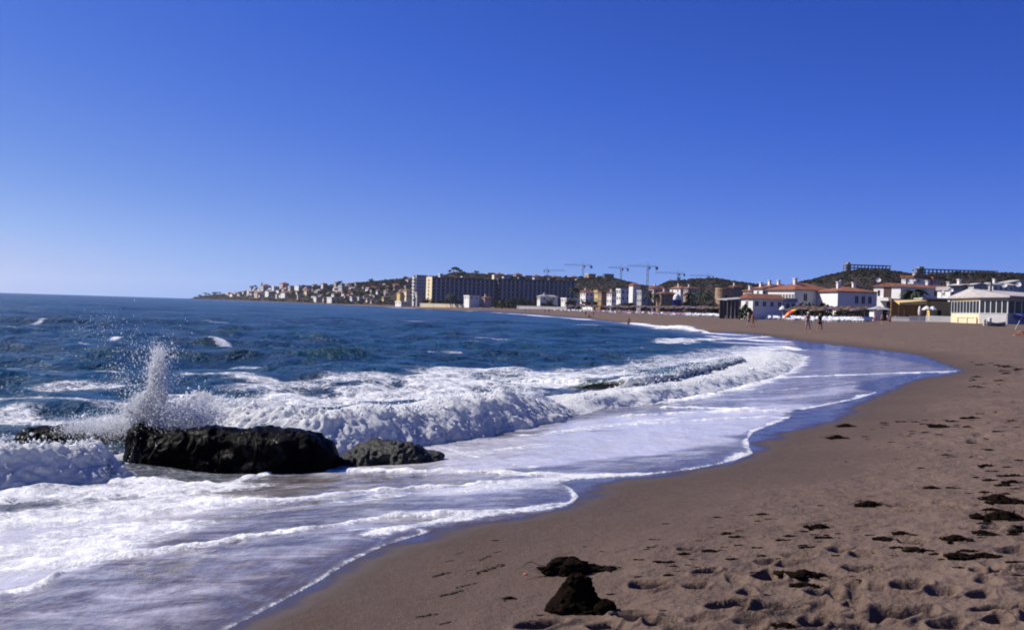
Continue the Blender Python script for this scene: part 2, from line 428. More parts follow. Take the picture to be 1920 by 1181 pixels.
FAR_SURF = [([(800,579.5),(850,581),(900,584)], 5, 1.0), ([(930,586),(985,589.5),(1040,594)], 5, 1.0), ([(1040,593),(1085,597),(1110,600)], 4, 1.0), ([(1110,599.5),(1160,603),(1200,609),(1230,613),(1300,622)], 2.2, 1.0),
            ([(735,576.5),(770,578)], 7, .9), ([(1195,608),(1240,611),(1290,618)], 1.2, .9), ([(640,571.6),(700,574)], 8, .6), ([(520,567),(560,568.2)], 9, .5), ([(1230,618),(1290,622),(1310,624)], 1.0, .8)]

FOOT_MAIN = [(215,806),(300,806),(395,812),(470,826),(560,838),(640,838),(700,833),(760,826),(850,816),(950,796),(1060,775),(1105,764)]
FOOT_RIGHT = [(1085,764),(1150,756),(1250,745),(1340,730),(1410,714),(1468,694),(1500,664)]
FOOT_LEFT = [(-330,925),(-200,915),(-80,908),(0,905),(60,902),(110,897),(180,888),(238,878)]
FOOT_CURL = [(1120,728),(1180,733),(1240,729),(1300,712),(1360,694),(1410,678)]
pm = path_on(FOOT_MAIN, 0.05, 260); pr = path_on(FOOT_RIGHT, 0.08, 200); pl = path_on(FOOT_LEFT, 0.05, 200); pc = path_on(FOOT_CURL, 0.12, 200)
def ridge(px, py, path, H, rise, back):
    # a swell rising from its foot line towards the sea; sea is on the left hand of the path
    d, t = near_dist(px, py, path, back * 4 + rise); L = np.hypot(*np.diff(path, axis=0).T).sum()
    i = np.clip((t / L * (len(path) - 1)).astype(int), 0, len(path) - 2)
    tx, ty = path[i + 1, 0] - path[i, 0], path[i + 1, 1] - path[i, 1]
    side = np.sign(tx * (py - path[i, 1]) - ty * (px - path[i, 0]))
    bb = d * side
    endf = sstep(0, 0.10, t / L) * sstep(1.0, 0.88, t / L)
    Hh = H(t / L) if callable(H) else H
    return Hh * endf * sstep(0.0, rise, bb) * np.exp(-np.clip(bb - rise, 0, None) / back), bb, t / L

azW = azs((-180,-60,6),(-60,-34,1),(-34,18.5,.085),(18.5,34,.4),(34,180,6))
rowW = logrows((4.2,30,.0052),(30,150,.0068),(150,400,.015),(400,6500,.06))
wx, wy, wq, nw = fan(azW, rowW)
ws = shore_s(wx, wy)
rw = np.hypot(wx, wy)
keep = ws < 16
dE = sdist(wx, wy, EDGE_POLY, EDGE_LINE)
zs_ = sand_z(wx, wy, ws)
# wind sea: many short crested waves running in towards the beach
step = np.maximum(rw * np.where(rw < 30, .0052, np.where(rw < 150, .0068, np.where(rw < 400, .015, .06))), rw * rad(.085))
wz = np.zeros_like(wx); wxo = np.zeros_like(wx); wyo = np.zeros_like(wx)
sea_k = sstep(-1.5, -9, ws)
gust = 0.75 + 0.5 * fbm(wx * 0.05, wy * 0.05, 3.3, 2)
for i in range(84):
    lam = 0.42 * (30.0 ** (i / 83.0)) * random.uniform(.9, 1.1)
    ang = rad(-58) + random.gauss(0, 0.5 if lam > 3 else 0.85)
    kx, ky = math.cos(ang) * 2 * math.pi / lam, math.sin(ang) * 2 * math.pi / lam
    a = lam / (2 * math.pi) * (0.058 if lam < 2.5 else 0.034 if lam < 5 else 0.022) * random.uniform(.6, 1.3)
    wt = a * np.clip((lam / step - 2.2) / 2.0, 0, 1) * sea_k * (gust if lam < 4 else 1)
    ph = kx * wx + ky * wy + random.uniform(0, 6.28)
    sn = np.sin(ph); wz += wt * sn
    cs = np.cos(ph); wxo -= wt * 0.75 * cs * math.cos(ang); wyo -= wt * 0.75 * cs * math.sin(ang)
for i in range(7):
    lam = random.uniform(9, 24); ang = rad(-62) + random.gauss(0, .16); kx, ky = math.cos(ang) * 2 * math.pi / lam, math.sin(ang) * 2 * math.pi / lam
    wz += lam * 0.0042 * np.clip((lam / step - 2.2) / 2, 0, 1) * sea_k * np.sin(kx * wx + ky * wy + random.uniform(0, 6) + 1.2 * pn(wx * .03, wy * .03, i)) * (0.6 + pn(wx * .02, wy * .02, i + 5.5))
wz += sea_k * sstep(3000, 200, rw) * 0.05 * fbm(wx * 0.11, wy * 0.2, 1.0, 3)
swell = wz.copy()
Hm = lambda t: 0.30 + 0.30 * sstep(0.1, 0.5, t) + 0.10 * t
rm, bm_, tm_ = ridge(wx, wy, pm, lambda t: 0.36 + 0.06 * t, 0.75, 2.6)
rl, bl_, tl_ = ridge(wx, wy, pl, 0.29, 0.6, 1.4)
rc, bc_, tc_ = ridge(wx, wy, pc, lambda t: 0.34 + 0.0 * t, 0.9, 2.6)
rrh, br_, tr_ = ridge(wx, wy, pr, 0.13, 0.5, 2.5)
wz = wz + np.maximum.reduce([rm, rl, rc, rrh])
for (px, H, wd2) in [([(330,655),(470,664),(620,668)], .3, 1.6), ([(640,722),(720,718),(900,722)], .22, 1.1), ([(180,668),(250,664),(320,668)], .3, 1.3), ([(-100,700),(100,706)], .15, 1.2), ([(1120,672),(1260,668),(1400,652)], .2, 2.5)]:
    d_, t_ = near_dist(wx, wy, path_on(px, 0.1), wd2 * 3.5); wz += H * np.exp(-(d_ / wd2) ** 2)
surf = sstep(-14, -3, ws) * sstep(0.3, -1.0, ws)
wz += 0.035 * surf * fbm(wx * 1.3, wy * 1.3, 2.0, 3)
film = np.where(dE > 0, 0.006 + 0.03 * np.tanh(dE / 0.5) + 0.012 * fbm(wx * 1.6, wy * 1.6, 5.0, 3) * np.tanh(np.clip(dE, 0, None)), np.clip(dE * 0.25, -0.12, 0))
film = np.where(rw > 150, np.clip(-ws * .2, -.3, .05), film)
blend = sstep(-1.5, 0.6, ws)
wz = np.where(zs_ + film > wz - 0.3 * blend, np.maximum(zs_ + film, wz * (1 - blend) + (zs_ + film) * blend), wz)
# foam
foam = np.zeros_like(wx)
wob = 0.14 * fbm(wx * 1.1, wy * 1.1, 8.0, 3); wob2 = fbm(wx * 0.8, wy * 0.8, 6.0, 3)
for px, hw, st in LINES:
    a = resample(path_on(px), 60); d_, _ = near_dist(wx, wy, a, hw * 14)
    hv = hw * (1.0 + 1.1 * pn(wx * 0.9, wy * 0.9, hw * 40)); hv = np.clip(hv, hw * .3, None)
    d_ = np.abs(d_ + 0.35 * hw * fbm(wx * 2.3, wy * 2.3, 8.0, 2))
    foam = np.maximum(foam, st * np.exp(-(d_ / hv) ** 2) * (0.94 + 0.40 * pn(wx * 1.7, wy * 1.7, 3.0)))
    foam = np.maximum(foam, 0.28 * st * np.exp(-d_ / (2.6 * hw)))
for px, hw, st in PATCHES:
    a = resample(path_on(px, 0.1), 40); d_, _ = near_dist(wx, wy, a, hw * 4)
    foam = np.maximum(foam, st * sstep(1.5, 0.2, d_ / hw + 0.55 * wob2))
for px, hw, st in FAR_SURF:
    a = resample(path_on(px, 0.0), 40); d_, t_ = near_dist(wx, wy, a, hw * 4)
    g = st * np.exp(-(d_ / hw) ** 2); foam = np.maximum(foam, g); wz += 0.35 * g * sstep(300, 90, rw)
crest = sstep(0.12, 0.24, swell) * sstep(0.15, 0.5, pn(wx * 0.11, wy * 0.14, 11.0)) * sea_k * sstep(400, 60, rw)
foam = np.maximum(foam, 0.46 * crest)
for r_, b_ in ((rm, bm_), (rl, bl_)):
    foam = np.maximum(foam, 0.9 * sstep(3.2, 0.3, np.abs(b_ - 0.9)) * sstep(0.05, 0.16, r_))
foam = np.maximum(foam, 0.28 * surf * sstep(80, 25, rw))
MILK = [([(800,850),(1000,845),(1200,832),(1360,822)], 1.9, 1.0), ([(900,880),(1100,872),(1330,855)], .9, .95), ([(1100,800),(1300,795),(1440,785)], 1.6, .9), ([(-200,1000),(0,1000),(200,970)], 1.6, .7), ([(860,950),(1000,935),(1065,928)], .5, .8),
        ([(-100,1100),(0,1090),(120,1050)], .5, .7), ([(420,975),(700,955),(900,940)], .6, .30), ([(200,1170),(450,1130),(640,1050),(780,1000)], .3, .30), ([(-100,1185),(100,1150),(300,1110)], .5, .22),
        ([(1300,745),(1450,725),(1600,712)], 1.4, .28), ([(1380,755),(1500,757),(1620,740)], .9, .5), ([(1500,700),(1650,695),(1760,694)], 1.2, .3), ([(640,880),(900,870)], .5, .55), ([(1380,640),(1480,645)], 2, .8)]
milk = 0.24 * sstep(0.0, 0.6, dE) * sstep(-3, 1.0, ws)
for px, hw, st in MILK:
    a = resample(path_on(px, 0.1), 40); d_, _ = near_dist(wx, wy, a, hw * 4)
    milk = np.maximum(milk, st * sstep(1.5, 0.1, d_ / hw + 0.5 * wob2))
milk = milk * sstep(0, .2, dE)
wz += 0.035 * sstep(.55, .8, foam) * sstep(.1, .5, dE) * sstep(60, 25, rw) * (0.6 + fbm(wx * 3.1, wy * 3.1, 4.0, 3))
# clear patches: sandy water between the foam lines
milky = sstep(0.1, 1.2, dE) * sstep(-2, 1.0, ws)
shallow = sstep(-5.5, -0.6, ws)
green = np.clip(sstep(0.14, 0.42, wz) * sea_k * 0.9 + 0.85 * sstep(0.1, 0.3, rc), 0, 1) * sstep(160, 40, rw)  # green tint stands in for light shining through the raised water
film_a = sstep(-0.8, 0.8, ws)

b = NB('sea water'); o = b.obj()
n1 = b.noise(o, 2.6, 8, 0.66, 0.5); n2 = b.noise(o, 11.0, 6, 0.7, 0.8); n3 = b.noise(o, 42, 4, 0.7)
wv = b.n('ShaderNodeVectorMath', {0: o, 1: b.n('ShaderNodeVectorMath', {0: b.n('ShaderNodeTexNoise', {'Vector': o, 'Scale': 3.0, 'Detail': 4.0}).outputs['Color'], 'Scale': 0.5}, operation='SCALE').outputs[0]}, operation='ADD').outputs[0]
def lace(sc_, w_):
    v_ = b.n('ShaderNodeTexVoronoi', {'Vector': wv, 'Scale': sc_}, feature='DISTANCE_TO_EDGE', voronoi_dimensions='2D')
    return b.rng(v_.outputs['Distance'], w_, 0.0)
lc = b.math('MAXIMUM', lace(2.6, .10), b.math('MULTIPLY', lace(7.0, .14), .75))
nn = b.math('ADD', b.math('ADD', b.math('MULTIPLY', n1, 0.5), b.math('MULTIPLY', n2, 0.32)), b.math('MULTIPLY', n3, 0.18))
fa = b.attr('foam')
raw = b.math('ADD', b.math('MULTIPLY', fa, 1.15), b.math('MULTIPLY', b.math('SUBTRACT', nn, 0.5), 2.1))
raw = b.math('ADD', raw, b.math('MULTIPLY', b.math('SUBTRACT', lc, 0.3), b.rng(fa, 0.08, 0.6, 0.0, 0.42)))
fac = b.rng(raw, 0.40, 0.95)
thin = b.rng(raw, 0.05, 0.75, 0, 0.55)
big = b.noise(o, 0.12, 4, 0.6)
deep = b.mix(b.rng(big, 0.35, 0.65), (0.0010, 0.032, 0.062), (0.0018, 0.053, 0.093))
c = b.mix(b.attr('green'), deep, (0.012, 0.052, 0.042))
c = b.mix(b.math('MULTIPLY', b.attr('shallow'), 0.75), c, (0.050, 0.050, 0.050))
c = b.mix(b.attr('film'), c, (0.080, 0.064, 0.060))
mp = b.n('ShaderNodeMapping', {'Vector': o, 'Rotation': (0, 0, rad(-62)), 'Scale': (0.75, 1.9, 1.0)}).outputs[0]
st = b.math('ADD', b.math('MULTIPLY', b.noise(mp, 1.6, 7, 0.7, 0.8), 0.65), b.math('MULTIPLY', nn, 0.35))
mk = b.rng(b.math('ADD', b.math('MULTIPLY', b.attr('milk'), 1.1), b.math('MULTIPLY', b.math('SUBTRACT', st, 0.5), 2.2)), 0.05, 0.80, 0, 0.95)
c = b.mix(mk, c, (0.52, 0.50, 0.54))
c = b.mix(b.math('MULTIPLY', thin, b.math('MAXIMUM', b.attr('shallow'), 0.35)), c, (0.32, 0.32, 0.34))
mw = b.n('ShaderNodeMapping', {'Vector': o, 'Rotation': (0, 0, rad(58)), 'Scale': (1.0, 0.42, 1.0)}).outputs[0]
h1 = b.noise(mw, 1.3, 6, 0.68, 0.35); h2 = b.noise(mw, 6.0, 5, 0.65, 0.3); h3 = b.noise(mw, 0.24, 6, 0.62, 0.2)
calm = b.rng(b.math('MAXIMUM', b.attr('film'), b.math('MULTIPLY', b.attr('shallow'), 0.62)), 0, 0.8, 1.0, 0.10)
bn = b.bump(h3, b.math('MULTIPLY', 1.0, calm), 3.2)
bn = b.bump(h1, b.math('MULTIPLY', 1.0, calm), 0.75, bn)
bn = b.bump(h2, b.math('MULTIPLY', 0.6, calm), 0.09, bn)
wp = b.n('ShaderNodeBsdfPrincipled', {'Base Color': c, 'Roughness': b.rng(b.attr('film'), 0, 1, 0.22, 0.10), 'IOR': 1.333, 'Specular IOR Level': b.rng(b.attr('film'), 0, 1, 0.30, 0.30), 'Normal': bn})
fb = b.bump(nn, 0.8, 0.16)
fp = b.n('ShaderNodeBsdfPrincipled', {'Base Color': b.mix(b.rng(nn, 0.36, 0.6), (0.42, 0.43, 0.46), (0.80, 0.80, 0.80)), 'Roughness': 0.75, 'Specular IOR Level': 0.2, 'Normal': fb})
mx = b.n('ShaderNodeMixShader', {0: fac, 1: wp.outputs[0], 2: fp.outputs[0]})
M_SEA = b.done(mx.outputs[0])
vs = np.stack([wx + wxo, wy + wyo, wz], 1)
kf = keep[wq].any(1) & ~((dE[wq] < -1.0).all(1) & (rw[wq] < 140).all(1)) 
wq2 = wq[kf]
used = np.unique(wq2); remap = np.full(len(vs), -1, np.int64); remap[used] = np.arange(len(used))
me = mesh_np('sea', vs[used], remap[wq2][:, ::-1], True, {'foam': foam[used], 'shallow': shallow[used], 'green': green[used], 'film': film_a[used], 'milk': milk[used]}, (M_SEA,))
link('sea', me, kind='structure')

# ------------------------------------------------------------------ breaking waves: swept rollers of foam
b = NB('breaking foam'); o = b.obj()
fa = b.attr('foam'); nn = b.noise(o, 9, 7, 0.68, 0.6)
raw = b.math('ADD', b.math('MULTIPLY', fa, 1.2), b.math('MULTIPLY', b.math('SUBTRACT', nn, 0.5), 1.8))
fac = b.rng(raw, 0.35, 0.8)
wp = b.n('ShaderNodeBsdfPrincipled', {'Base Color': b.mix(b.noise(o, 1.4, 4), (0.010, 0.055, 0.060), (0.022, 0.085, 0.070)), 'Roughness': 0.12, 'IOR': 1.333, 'Specular IOR Level': 0.45,
            'Normal': b.bump(b.noise(o, 6, 6, 0.6), 0.5, 0.08)})
fp = b.n('ShaderNodeBsdfPrincipled', {'Base Color': b.mix(b.rng(nn, 0.3, 0.62), (0.62, 0.63, 0.65), (0.85, 0.85, 0.85)), 'Roughness': 0.8, 'Specular IOR Level': 0.15, 'Normal': b.bump(b.noise(o, 24, 6, 0.75), 0.7, 0.05)})
tr = b.n('ShaderNodeBsdfTranslucent', {'Color': (0.8, 0.84, 0.85, 1)})
f2 = b.n('ShaderNodeMixShader', {0: 0.42, 1: fp.outputs[0], 2: tr.outputs[0]})
mx = b.n('ShaderNodeMixShader', {0: fac, 1: wp.outputs[0], 2: f2.outputs[0]})
M_FOAM = b.done(mx.outputs[0])
b = NB('sea spray'); o = b.obj()
fp = b.n('ShaderNodeBsdfPrincipled', {'Base Color': b.mix(b.noise(o, 8, 3), (0.78, 0.8, 0.84), (0.93, 0.93, 0.93)), 'Roughness': 0.35, 'Specular IOR Level': 0.5})
tr = b.n('ShaderNodeBsdfTranslucent', {'Color': (0.9, 0.92, 0.95, 1)})
M_SPRAY = b.done(b.n('ShaderNodeMixShader', {0: 0.35, 1: fp.outputs[0], 2: tr.outputs[0]}).outputs[0])

CRESTS = []
def breaker(name, path, H, width, foamf, profile, seed, amp=1.0, base=0.0, npf=64, spacing=0.028, fade=(0.06, 0.10)):
    L = np.hypot(*np.diff(path, axis=0).T).sum(); n = int(L / spacing)
    P = resample(path, n); T = np.gradient(P, axis=0); T /= np.linalg.norm(T, axis=1)[:, None]
    N = np.stack([-T[:, 1], T[:, 0]], 1)                  # towards the sea
    t = np.linspace(0, 1, n); q = np.linspace(0, 1, npf)
    pb = np.array(profile); ks = np.linspace(0, 1, len(pb))
    B = np.interp(q, ks, pb[:, 0]); Z = np.interp(q, ks, pb[:, 1])
    for _ in range(2): B[1:-1] = (B[:-2] + 2 * B[1:-1] + B[2:]) / 4; Z[1:-1] = (Z[:-2] + 2 * Z[1:-1] + Z[2:]) / 4
    dB, dZ = np.gradient(B), np.gradient(Z); ln = np.hypot(dB, dZ) + 1e-9; nb, nz_ = -dZ / ln, dB / ln
    endf = sstep(0, fade[0], t) * sstep(1, 1 - fade[1], t)
    Hh = H(t) * (1 + 0.28 * pn(t * L * 0.9 + seed, t * 0 + seed, 0.3)) * (0.15 + 0.85 * endf)
    Wd = width(t) * (1 + 0.2 * pn(t * L * 0.7 + 5 + seed, t * 0 + seed, 1.3))
    lean = 0.22 * pn(t * L * 1.3 + 9 + seed, t * 0, 2.2)
    ft = (.22 * pn(t * L * 1.1 + 31 + seed, t * 0, .7) + .10 * pn(t * L * 3.2 + seed, t * 0, 2.7))[:, None] * np.clip(1 - Z, 0, 1)[None, :]
    BB = ft + B[None, :] * Wd[:, None] + (lean * Hh)[:, None] * Z[None, :]; ZZ = Z[None, :] * Hh[:, None] + base
    X = P[:, 0, None] + N[:, 0, None] * BB; Y = P[:, 1, None] + N[:, 1, None] * BB
    def bil(f, o_): return 2.6 * np.abs(pn(X * f + o_ + seed, Y * f - o_, ZZ * f + 2 * o_)) - .35
    warp = .25 * pn(X * 1.9 + seed, Y * 1.9, ZZ * 1.9)
    LP = (t * L)[:, None] + 0 * X; SQ = (q * 1.9)[None, :] + 0 * X + .35 * warp
    def st_(f, g, o_): return 2.6 * np.abs(pn(LP * f + o_, SQ * g + seed, ZZ * 0 + o_)) - .35
    D = 0.10 * pn(X * 1.2 + seed, Y * 1.2, ZZ * 1.2) + 0.045 * bil(2.1, 1.1 + warp) + 0.050 * st_(3.1, 1.3, 4.2) + 0.034 * st_(7.5, 3.1, 8.8) + 0.022 * bil(11, 6.1 + warp) + 0.018 * st_(17, 8.0, 2.5) - 0.014 * bil(27, 8.3) + .009 * pn(X * 55, Y * 55, ZZ * 55)
    wgt = np.clip(np.minimum(q / 0.10, (1 - q) / 0.12), 0, 1)[None, :] * (0.3 + 0.7 * endf)[:, None] * amp
    fo = foamf(t[:, None] + 0 * q[None, :], q[None, :] + 0 * t[:, None])
    fo = fo - 0.55 * np.clip(pn(LP * 3.3 + seed, SQ * 1.4, 0 * X + 7) + .12, 0, 1) * sstep(.5, .25, q)[None, :] - .25 * np.clip(pn(LP * 9 + seed, SQ * 4, 0 * X + 2), 0, 1)
    wgt = wgt * (0.18 + 0.82 * np.clip(fo, 0, 1))
    D = D * wgt * .78
    X = X + N[:, 0, None] * nb[None, :] * D; Y = Y + N[:, 1, None] * nb[None, :] * D; ZZ = ZZ + nz_[None, :] * D
    V = np.stack([X, Y, ZZ], -1).reshape(-1, 3)
    i = np.arange(n - 1)[:, None] * npf; j = np.arange(npf - 1)[None, :]
    Q = np.stack([i + j, i + npf + j, i + npf + j + 1, i + j + 1], -1).reshape(-1, 4)
    me = mesh_np(name, V, Q, True, {'foam': np.clip(fo, 0, 1.2).ravel()}, (M_FOAM,))
    link(name, me, kind='structure')
    ic = int(np.argmax(Z)); CRESTS.append((X[:, ic], Y[:, ic], ZZ[:, ic], N, fo[:, ic] * endf, X[:, ic // 2], Y[:, ic // 2], ZZ[:, ic // 2]))
ROLL_PF = [(-.75,-.12),(-.6,.04),(-.5,.16),(-.3,.34),(-.12,.55),(.1,.78),(.34,.95),(.6,1.0),(.95,.97),(1.5,.84),(2.2,.62),(3.1,.36),(4.2,.12),(5.0,-.1)]
CURL_PF = [(.05,-.2),(.02,.05),(.1,.25),(.22,.5),(.3,.72),(.26,.9),(.3,1.0),(.5,1.03),(.9,.97),(1.5,.8),(2.4,.5),(3.4,.2),(4.4,-.1)]
breaker('breaking_wave', pm, lambda t: 0.44 + 0.05 * sstep(0.1, 0.5, t) + .04 * sstep(.6, .8, t) - 0.1 * sstep(.85, 1, t), lambda t: 0.62 + 0 * t, lambda t, q: 1.05 - 0.5 * sstep(.6, 1, q) * 1.0 - 0.25 * sstep(.6, 1, t) * sstep(.3, .1, q), ROLL_PF, 1.7, 1.15, fade=(.05, .32))
breaker('breaking_wave', pl, lambda t: 0.38 + 0 * t, lambda t: 0.42 + 0 * t, lambda t, q: 0.93 + .18 * sstep(.25, .5, q) - 0.45 * sstep(.7, 1, q), ROLL_PF, 22.1, 0.85)
breaker('breaking_wave', pc, lambda t: 0.30 + 0.1 * sstep(.7, .2, t), lambda t: 0.62 + 0 * t, lambda t, q: 0.36 + .18 * np.sin(t * 37 + q * 9) + 0.34 * np.exp(-((q - .42) / .07) ** 2) + 0.7 * sstep(.16, .05, q) + .6 * sstep(.12, .02, t), CURL_PF, 41.3, 1.0)
breaker('breaking_wave', pr, lambda t: 0.24 - 0.06 * t, lambda t: 0.5 + 0.5 * t, lambda t, q: 1.05 - 0.45 * sstep(.65, 1, q), ROLL_PF, 63.0, 0.95, 0.0, 40, 0.06, (0.03, 0.05))
# ------------------------------------------------------------------ spray: drops thrown up by the rock and off the crests
OCT = np.array([(1,0,0),(-1,0,0),(0,1,0),(0,-1,0),(0,0,1),(0,0,-1)], float)
OCF = np.array([(0,2,4),(2,1,4),(1,3,4),(3,0,4),(2,0,5),(1,2,5),(3,1,5),(0,3,5)])
def drops(C, S, St):
    n = len(C); V = OCT[None] * S[:, None, None]; V = V.repeat(1, 0)
    V = V * np.stack([np.ones(n), np.ones(n), St], 1)[:, None, :]
    V = V * RNG.uniform(.6, 1.4, (n, 6, 1)) + C[:, None, :]
    Fc = (OCF[None] + (np.arange(n) * 6)[:, None, None]).reshape(-1, 3)
    return V.reshape(-1, 3), Fc
Cs, Ss, Ts = [], [], []
def add_drops(C, S, st=1.0):
    Cs.append(np.asarray(C, float)); Ss.append(np.asarray(S, float)); Ts.append(np.full(len(S), st) if np.isscalar(st) else st)
PX = 14.2 / F_PX
def plume(px, n, spread, size, st=1.5, zspread=.12):
    n = int(n * 5.0); size = size * .36
    # px: photo trace of the axis of a jet with its half width in pixels
    a = np.array(px, float); q = RNG.random(n); ks = np.linspace(0, 1, len(a))
    u = np.interp(q, ks, a[:, 0]); v = np.interp(q, ks, a[:, 1]); hw = np.interp(q, ks, a[:, 2])
    u = u + RNG.normal(0, .38, n) * hw * spread; v = v + RNG.normal(0, .5, n) * hw * 0.6
    dd = 14.2 + RNG.normal(0, zspread, n)
    C = np.array([tuple(at_d(x, y, d)) for x, y, d in zip(u, v, dd)])
    add_drops(C, np.abs(RNG.normal(0, size, n)) + size * .45, st)
plume([(262,815,60),(268,790,52),(275,765,42),(284,735,28),(290,700,20),(294,675,16),(300,655,12)], 700, 1.1, .0085)
plume([(285,790,34),(292,750,24),(300,715,18),(296,690,14)], 240, .9, .011)
plume([(240,800,30),(255,770,26),(268,740,20)], 700, 1.0, .009)
for jet in ([(262,800,9),(272,760,8),(284,715,7),(292,668,6)], [(285,795,8),(290,750,7),(303,700,7),(306,662,5)], [(300,800,10),(306,760,8),(308,722,5)], [(250,800,8),(258,765,7),(276,735,5)], [(278,790,7),(282,745,7),(286,700,9),(290,688,10)], [(240,800,8),(244,778,8),(236,760,5)]):
    plume(jet, 170, 1.1, .0125, 2.0, .08)
for jet in ([(292,720,22),(276,680,26),(258,650,30)], [(298,700,18),(312,672,24),(326,652,26)], [(270,770,26),(246,728,34),(222,695,38)], [(300,740,18),(322,716,26),(340,704,28)], [(296,700,16),(292,665,18),(290,645,18)]):
    plume(jet, 44, 1.2, .0100, 1.8, .14)
plume([(298,662,18),(302,652,24),(296,646,26)], 50, 1.2, .007, 2.0)
plume([(290,700,40),(262,660,60),(235,635,70),(205,615,60),(170,608,50)], 75, 1.25, .0060, 2.2, .3)
plume([(275,760,40),(240,720,60),(225,690,60)], 80, 1.2, .0065, 1.6, .3)
plume([(310,660,40),(325,640,60),(300,612,90)], 30, 1.2, .005, 1.8, .3)
plume([(190,800,50),(260,782,66),(335,775,56)], 520, 1.0, .0105, 1.2, .2)
plume([(225,790,40),(265,765,50),(310,760,36)], 420, 1.0, .009, 1.2, .2)
plume([(300,790,50),(350,782,60),(400,780,50)], 2600, 1.0, .010, 1.2, .2)
plume([(120,800,30),(180,798,34),(240,800,40)], 1500, 1.0, .008, 1.2, .25)
plume([(205,890,22),(250,888,26),(300,893,28),(360,905,26),(395,905,20)], 1500, .9, .009, 1.1, .1)
for (X_, Y_, Z_, N_, fo_, X2, Y2, Z2) in CRESTS:
    n = int(len(X_) * 22)
    i = RNG.integers(0, len(X_), n); keepi = RNG.random(n) < np.clip(fo_[i], 0, 1) * (0.25 + 1.6 * np.clip(pn(X_[i] * 1.1, Y_[i] * 1.1, 4.4) + .1, 0, 1)); i = i[keepi]; n = len(i)
    up = np.abs(RNG.normal(0, .05, n)) * (1 + 1.6 * (RNG.random(n) < .2)); off = RNG.normal(0, .10, n)
    C = np.stack([X_[i] + N_[i, 0] * off + RNG.normal(0, .03, n), Y_[i] + N_[i, 1] * off, Z_[i] + up - .02], 1)
    add_drops(C, RNG.exponential(.0062, n) + .003, 1.1)
    n = int(len(X_) * 1); i = RNG.integers(0, len(X_), n); f = RNG.random(n); i = i[RNG.random(n) < np.clip(fo_[i], 0, 1)]; n = len(i); f = f[:n]
    C = np.stack([X2[i] - N_[i, 0] * (.05 + .1 * f), Y2[i] - N_[i, 1] * (.05 + .1 * f), Z2[i] * (.2 + 1.1 * f)], 1) + RNG.normal(0, .03, (n, 3))
    add_drops(C, np.abs(RNG.normal(0, .006, n)) + .003, 1.0)
V, Fc = drops(np.vstack(Cs), np.concatenate(Ss), np.concatenate(Ts))
link('sea_spray', mesh_np('sea_spray', V, Fc, True, None, (M_SPRAY,)), kind='stuff', label='white spray thrown up where the surf hits the dark rock and along the breaking crests')

# ------------------------------------------------------------------ rocks
b = NB('wet black rock'); o = b.obj()
nz = b.noise(o, 5, 7, 0.7, 0.4); nf = b.noise(o, 28, 6, 0.75)
c = b.mix(b.rng(nz, 0.35, 0.7), (0.001, 0.001, 0.001), (0.003, 0.003, 0.0025))
c = b.mix(b.rng(b.noise(o, 3.1, 5), 0.55, 0.75, 0, .5), c, (0.003, 0.004, 0.002))
p = b.n('ShaderNodeBsdfPrincipled', {'Base Color': c, 'Roughness': b.rng(nf, .3, .7, .10, .2), 'Specular IOR Level': b.rng(b.noise(o, 2.2, 5, .7), .54, .68, .02, .2), 'Normal': b.bump(nf, 0.5, 0.025, b.bump(nz, 0.5, 0.08))})
M_ROCK = b.done(p.outputs[0])
b = NB('weedy grey rock'); o = b.obj()
nz = b.noise(o, 6, 7, 0.7, 0.4); nf = b.noise(o, 34, 6, 0.75)
c = b.mix(b.rng(nz, 0.4, 0.62), (0.004, 0.006, 0.004), (0.032, 0.033, 0.027))
c = b.mix(b.rng(nf, 0.55, 0.72, 0, .6), c, (0.10, 0.10, 0.09))
p = b.n('ShaderNodeBsdfPrincipled', {'Base Color': c, 'Roughness': b.rng(nf, .3, .7, .25, .6), 'Specular IOR Level': 0.25, 'Normal': b.bump(nf, 0.9, 0.03, b.bump(nz, 0.8, 0.08))})
M_ROCK2 = b.done(p.outputs[0])
